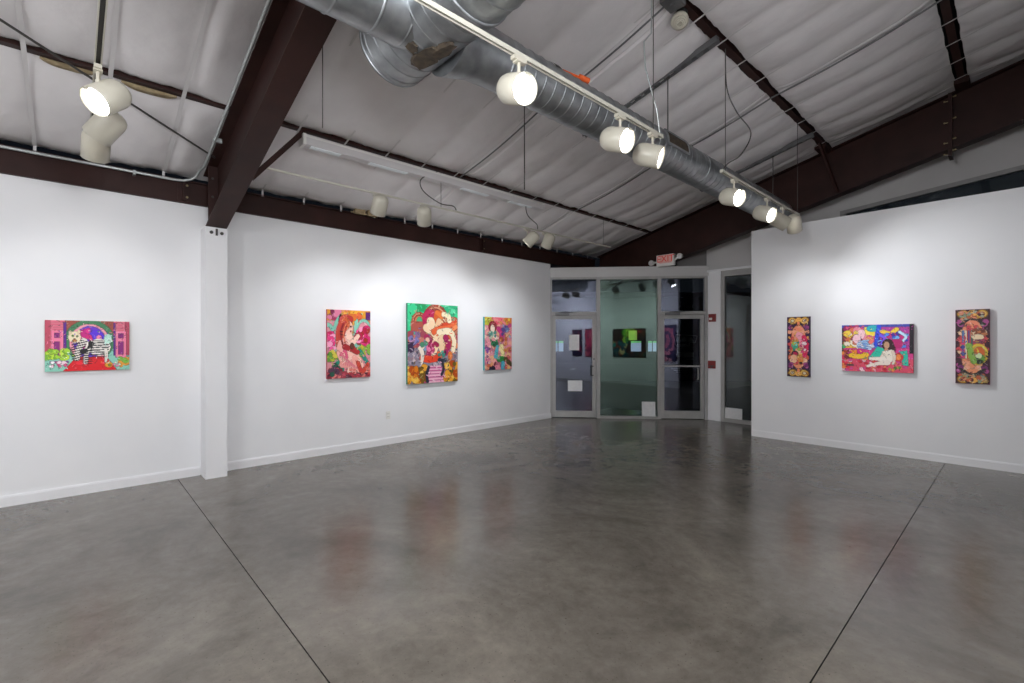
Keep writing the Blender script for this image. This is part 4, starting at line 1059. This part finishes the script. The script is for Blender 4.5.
spot((-2, 6.90), YD, (-.10, 1.0, -1.35), 'cream spotlight at the far end of the track, back turned, beside the right wall top', watt=.5, size=100)
spot((-3.80, .10), XD, (.42, -.60, -.66), 'brightly lit cream spotlight at the upper left, topmost of the three')
spot((-4.42, .115), XD, (-.476, -.513, -.70), 'unlit-looking cream spotlight turned down to the left, middle of the three at the upper left', size=95, watt=.35)
spot((-4.95, .115), XD, (-1.4, -.04, -1.75), 'cream spotlight pointing down at the courtyard painting, lowest of the three at the upper left', size=95, watt=.45)
spot((-5.05, 2.56), YD, (-1.25, .12, -1.75), 'cream spotlight on the left track nearest the brown rafter', tz=3.23, size=98, watt=.8)
spot((-5.05, 3.19), YD, (-1.25, .80, -1.55), 'cream spotlight on the left track beside the hanging cable loop', tz=3.23, size=98, watt=.8)
spot((-5.05, 5.00), YD, (-1.1, -.85, -1.3), 'cream spotlight on the left track tilted back, left of the far pair', tz=3.23, size=98, watt=.8)
spot((-5.05, 5.39), YD, (-1.15, .10, -1.7), 'cream spotlight on the left track farthest from the camera', tz=3.23, size=98, watt=.8)

# suspension wires and cables
def wire(name, pts, r, label, cat='wire', m='wire', sm=True, group=None):
    o = MB(); o.tube(smooth_path(pts, 8) if sm and len(pts) > 2 else pts, r, 6)
    return tag(o.build(name, M[m], org=pts[-1]), label, cat, group)
for y, lb in ((3.40, 'thin suspension wire above the track at the duct grille'), (4.76, 'thin suspension wire at the near end of the far track'), (7.0, 'thin suspension wire at the far end of the far track'), (1.3, 'thin suspension wire of the track beside the duct junction')):
    wire('suspension_wire', [(-2.0, y, roofz(-2.0) - .004), (-2.0, y, TZ + .015)], .004, lb)
wire('suspension_wire', [(-5.05, 3.44, roofz(-5.05) - .004), (-5.05, 3.44, 3.245)], .003, 'thin suspension wire of the left track beside the cable loop')
wire('suspension_wire', [(-5.05, 6.9, roofz(-5.05) - .004), (-5.05, 6.9, 3.245)], .003, 'thin suspension wire at the far end of the left track')
wire('suspension_wire', [(-3.53, 1.35, roofz(-3.53) - .004), (-3.53, 1.35, 3.11)], .004, 'loose wire hanging beside the brown rafter down to the strip light')
wire('suspension_wire', [(-3.53, 3.45, roofz(-3.53) - .004), (-3.53, 3.45, 3.11)], .006, 'dark loose wire hanging below the nearest lit spotlight in front of the ceiling')
wire('power_cable', [(-2.0, 3.38, roofz(-2) - .01), (-2.0, 3.37, 3.98), (-2.03, 3.31, 3.90), (-2.03, 3.33, 3.70), (-2.0, 3.45, 3.40), (-2.0, 3.50, TZ + .02)], .006, 'kinked grey power cable hanging down to the track at the duct grille', 'cable', 'conduit', sm=False)
wire('power_cable', [(-2.0, 4.76, roofz(-2) - .01), (-1.99, 4.77, 4.05), (-1.93, 4.86, 3.82), (-1.84, 4.98, 3.62), (-1.90, 4.90, 3.40), (-1.98, 4.78, 3.30), (-2.0, 4.70, TZ + .02)], .006, 'grey power cable hanging in a loop at the near end of the far track', 'cable')
wire('power_cable', [(-5.05, 3.38, 3.68), (-5.0, 3.12, 3.52), (-5.0, 3.14, 3.38), (-5.02, 3.40, 3.28), (-5.04, 3.62, 3.29), (-5.05, 3.68, 3.25)], .007, 'dark power cable looping from the strip light to the left track', 'cable')
wire('power_cable', [(-5.05, 4.98, 3.66), (-5.04, 4.96, 3.50), (-5.04, 5.02, 3.40), (-5.05, 5.20, 3.32), (-5.05, 5.22, 3.25)], .007, 'dark power cable dropping to the left track at the far pair of spotlights', 'cable')
wire('bracing_rod', [(-4.20, -1.07, roofz(-4.20) - .085), (-5.78, 1.08, 3.46)], .010, 'dark diagonal bracing rod crossing the upper left ceiling to the rafter', 'rod')
for y, x0, x1, lb in ((3.705, -5.0, -2.03, 'thin grey line added for the fold shadow of the ceiling seam before the duct grille'), (3.815, -5.0, -2.03, 'second thin grey line added for the fold shadow of the ceiling seam before the duct grille'), (6.06, -5.0, 1.0, 'long thin grey line added for the fold shadow of the ceiling seam behind the looped cable')):
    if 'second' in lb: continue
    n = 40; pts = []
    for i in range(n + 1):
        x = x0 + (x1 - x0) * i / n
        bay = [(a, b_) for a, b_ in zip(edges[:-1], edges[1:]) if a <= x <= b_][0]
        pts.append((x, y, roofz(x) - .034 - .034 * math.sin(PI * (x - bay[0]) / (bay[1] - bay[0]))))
    wire('seam_shadow_line', pts, .009, lb, 'rod', 'uni', sm=False)  # dark tubes added to draw the fold shadow of the seams
# galvanised conduit along the eave and up the rafter
pts = [(-6.27, -5.5, 3.285), (-6.27, .80, 3.285)] + [(-6.27 + .05 * (1 - math.cos(a)), .80 + .20 * math.sin(a), 3.285 + .11 * (1 - math.cos(a))) for a in (.4, .8, 1.2)] + [(-6.16, 1.01, 3.41)] + [(x, 1.02, roofz(x) - .075) for x in (-5.95, -5.5, -4.0, -1.0)]
o = MB(); o.tube(pts, .014, 10); ck = o.build('conduit', M['conduit'], org=(-6.27, .8, 3.285)); tag(ck, 'grey galvanised conduit bent from the eave up along the brown rafter', 'conduit')
for p, n_ in (((-6.27, .45, 3.285), 0), ((-5.45, 1.02, roofz(-5.45) - .075), 1)):
    o = MB(); p = Vector(p)
    if n_ == 0: o.box(p + Vector((-.05, -.01, -.03)), p + Vector((.016, .01, .018)))
    else: o.box(p + Vector((-.012, -.02, -.02)), p + Vector((.012, .06, .02)))
    o.build('strap_clip', M['conduit'], ck)

# long strip light under the left purlin
k = thing('strip_light', (-5.05, 3.5, 3.60), 'long white strip light hanging under the purlin above the left wall track', 'strip light')
zt_ = roofz(-5.05) - .05
o = MB(); y0, y1 = 1.72, 5.30
o.box((-5.10, y0, zt_ - .03), (-5.0, y1, zt_)); o.build('channel', M['white'], k)
o = MB()
o.add([(-5.12, y0, zt_ - .03), (-4.98, y0, zt_ - .03), (-5.0, y0, zt_ - .095), (-5.10, y0, zt_ - .095), (-5.12, y1, zt_ - .03), (-4.98, y1, zt_ - .03), (-5.0, y1, zt_ - .095), (-5.10, y1, zt_ - .095)], [(0, 3, 2, 1), (4, 5, 6, 7), (0, 1, 5, 4), (1, 2, 6, 5), (2, 3, 7, 6), (3, 0, 4, 7)])
o.build('wrap_lens', M['lens'], k)
for ya, yb in ((1.80, 2.12), (2.46, 2.94), (3.76, 4.22), (4.62, 5.06)):
    o = MB(); o.box((-5.085, ya, zt_ - .102), (-5.015, yb, zt_ - .094))
    for g in range(3): o.box((-5.083 + .024 * g, ya, zt_ - .105), (-5.067 + .024 * g, yb, zt_ - .102))
    o.build('diffuser', M['tube'], k)
o = MB(); o.box((-5.12, y0 - .01, zt_ - .11), (-4.98, y0 + .02, zt_ + .004)); o.build('end_cap', M['white'], k)

# lamp holder with a coiled bulb on the right purlin, and its junction box
k = thing('bulb_holder', (-2.06, 3.93, 4.30), 'cream round bulb holder under the purlin at the top, beside a grey box', 'lamp')
o = MB(); o.prof((-2.03, 3.93, roofz(-2.03) - .01), (-.1, -.25, -1), [(0, .05), (.03, .05), (.05, .035), (.07, .03)], 16); o.build('socket', M['black'], k)
o = MB(); o.prof((-2.04, 3.91, roofz(-2.03) - .08), (.25, -.5, -.8), [(0, .04), (.01, .072), (.035, .076), (.045, .060)], 20); o.build('base', M['cream'], k)
bc = Vector((-2.025, 3.885, roofz(-2.03) - .13)); bx_ = Vector((.9, .45, 0)).normalized(); by_ = Vector((.25, -.5, -.8)).normalized().cross(bx_)
pts = [bc + bx_ * (.052 - .0011 * i) * math.cos(i * .5) + by_ * (.052 - .0011 * i) * math.sin(i * .5) + Vector((.25, -.5, -.8)) * .0006 * i for i in range(32)]
o = MB(); o.tube(pts, .010, 6); o.build('coiled_bulb', M['cream'], k)
o = MB(); o.box((-2.07, 3.62, roofz(-2) - .075), (-1.93, 3.80, roofz(-2) - .008)); o.prof((-2.0, 3.71, roofz(-2) - .09), (0, 0, 1), [(0, .02), (.02, .02)], 10)
tag(o.build('junction_box', M['uni'], org=(-2, 3.71, roofz(-2) - .08)), 'grey junction box under the purlin beside the cream bulb holder', 'box')
# fixing boxes and a pipe tucked behind the eave beam
o = MB(); o.box((-6.33, 2.85, 3.30), (-6.27, 3.00, 3.40)); o.box((-6.33, 3.04, 3.30), (-6.27, 3.16, 3.39)); o.box((-6.325, 2.80, 3.305), (-6.30, 3.2, 3.33))
tag(o.build('wooden_block', M['kraft'], org=(-6.3, 2.95, 3.3)), 'tan block on top of the eave beam left of the first left-track spotlight', 'block')

# ------------------------------------------------------------------ unseen fill lights added behind and above the camera
def add_fill_spot(x, y, aim, watt, size):  # added spots without fixtures, for bounced fill off the walls
    li = bpy.data.lights.new('fill_spot', 'SPOT'); li.energy = LAMP_W * watt; li.color = LAMP_COL
    li.spot_size = math.radians(size); li.spot_blend = 1.0; li.shadow_soft_size = .06
    o_ = bpy.data.objects.new('fill_spot', li); COL.objects.link(o_); o_.location = (x, y, 3.05)
    o_.rotation_euler = (-Vector(aim)).to_track_quat('Z', 'Y').to_euler()
def add_fill_point(x, y, z, watt):  # added soft point light, fills walls, ceiling and floor
    li = bpy.data.lights.new('fill_point', 'POINT'); li.energy = LAMP_W * watt; li.color = LAMP_COL; li.shadow_soft_size = .25
    o_ = bpy.data.objects.new('fill_point', li); COL.objects.link(o_); o_.location = (x, y, z)
add_fill_point(-1.2, -3.0, 2.5, 2.0); add_fill_point(-3.0, -4.6, 2.5, .8); add_fill_point(-.72, .42, 2.75, 2.6)
for y in (-4.6, -3.2, -1.8): add_fill_spot(-5.0, y, (-1.2, 0, -1.5), .3, 95)
for y in (-4.6, -2.6, -.6, .6): add_fill_spot(-1.2, y, (1.6, 0, -1.4), 1.0, 95)
for x in (-5.0, -3.2, -1.4): add_fill_spot(x, -4.6, (0, -1.3, -1.4), 1.0, 95)
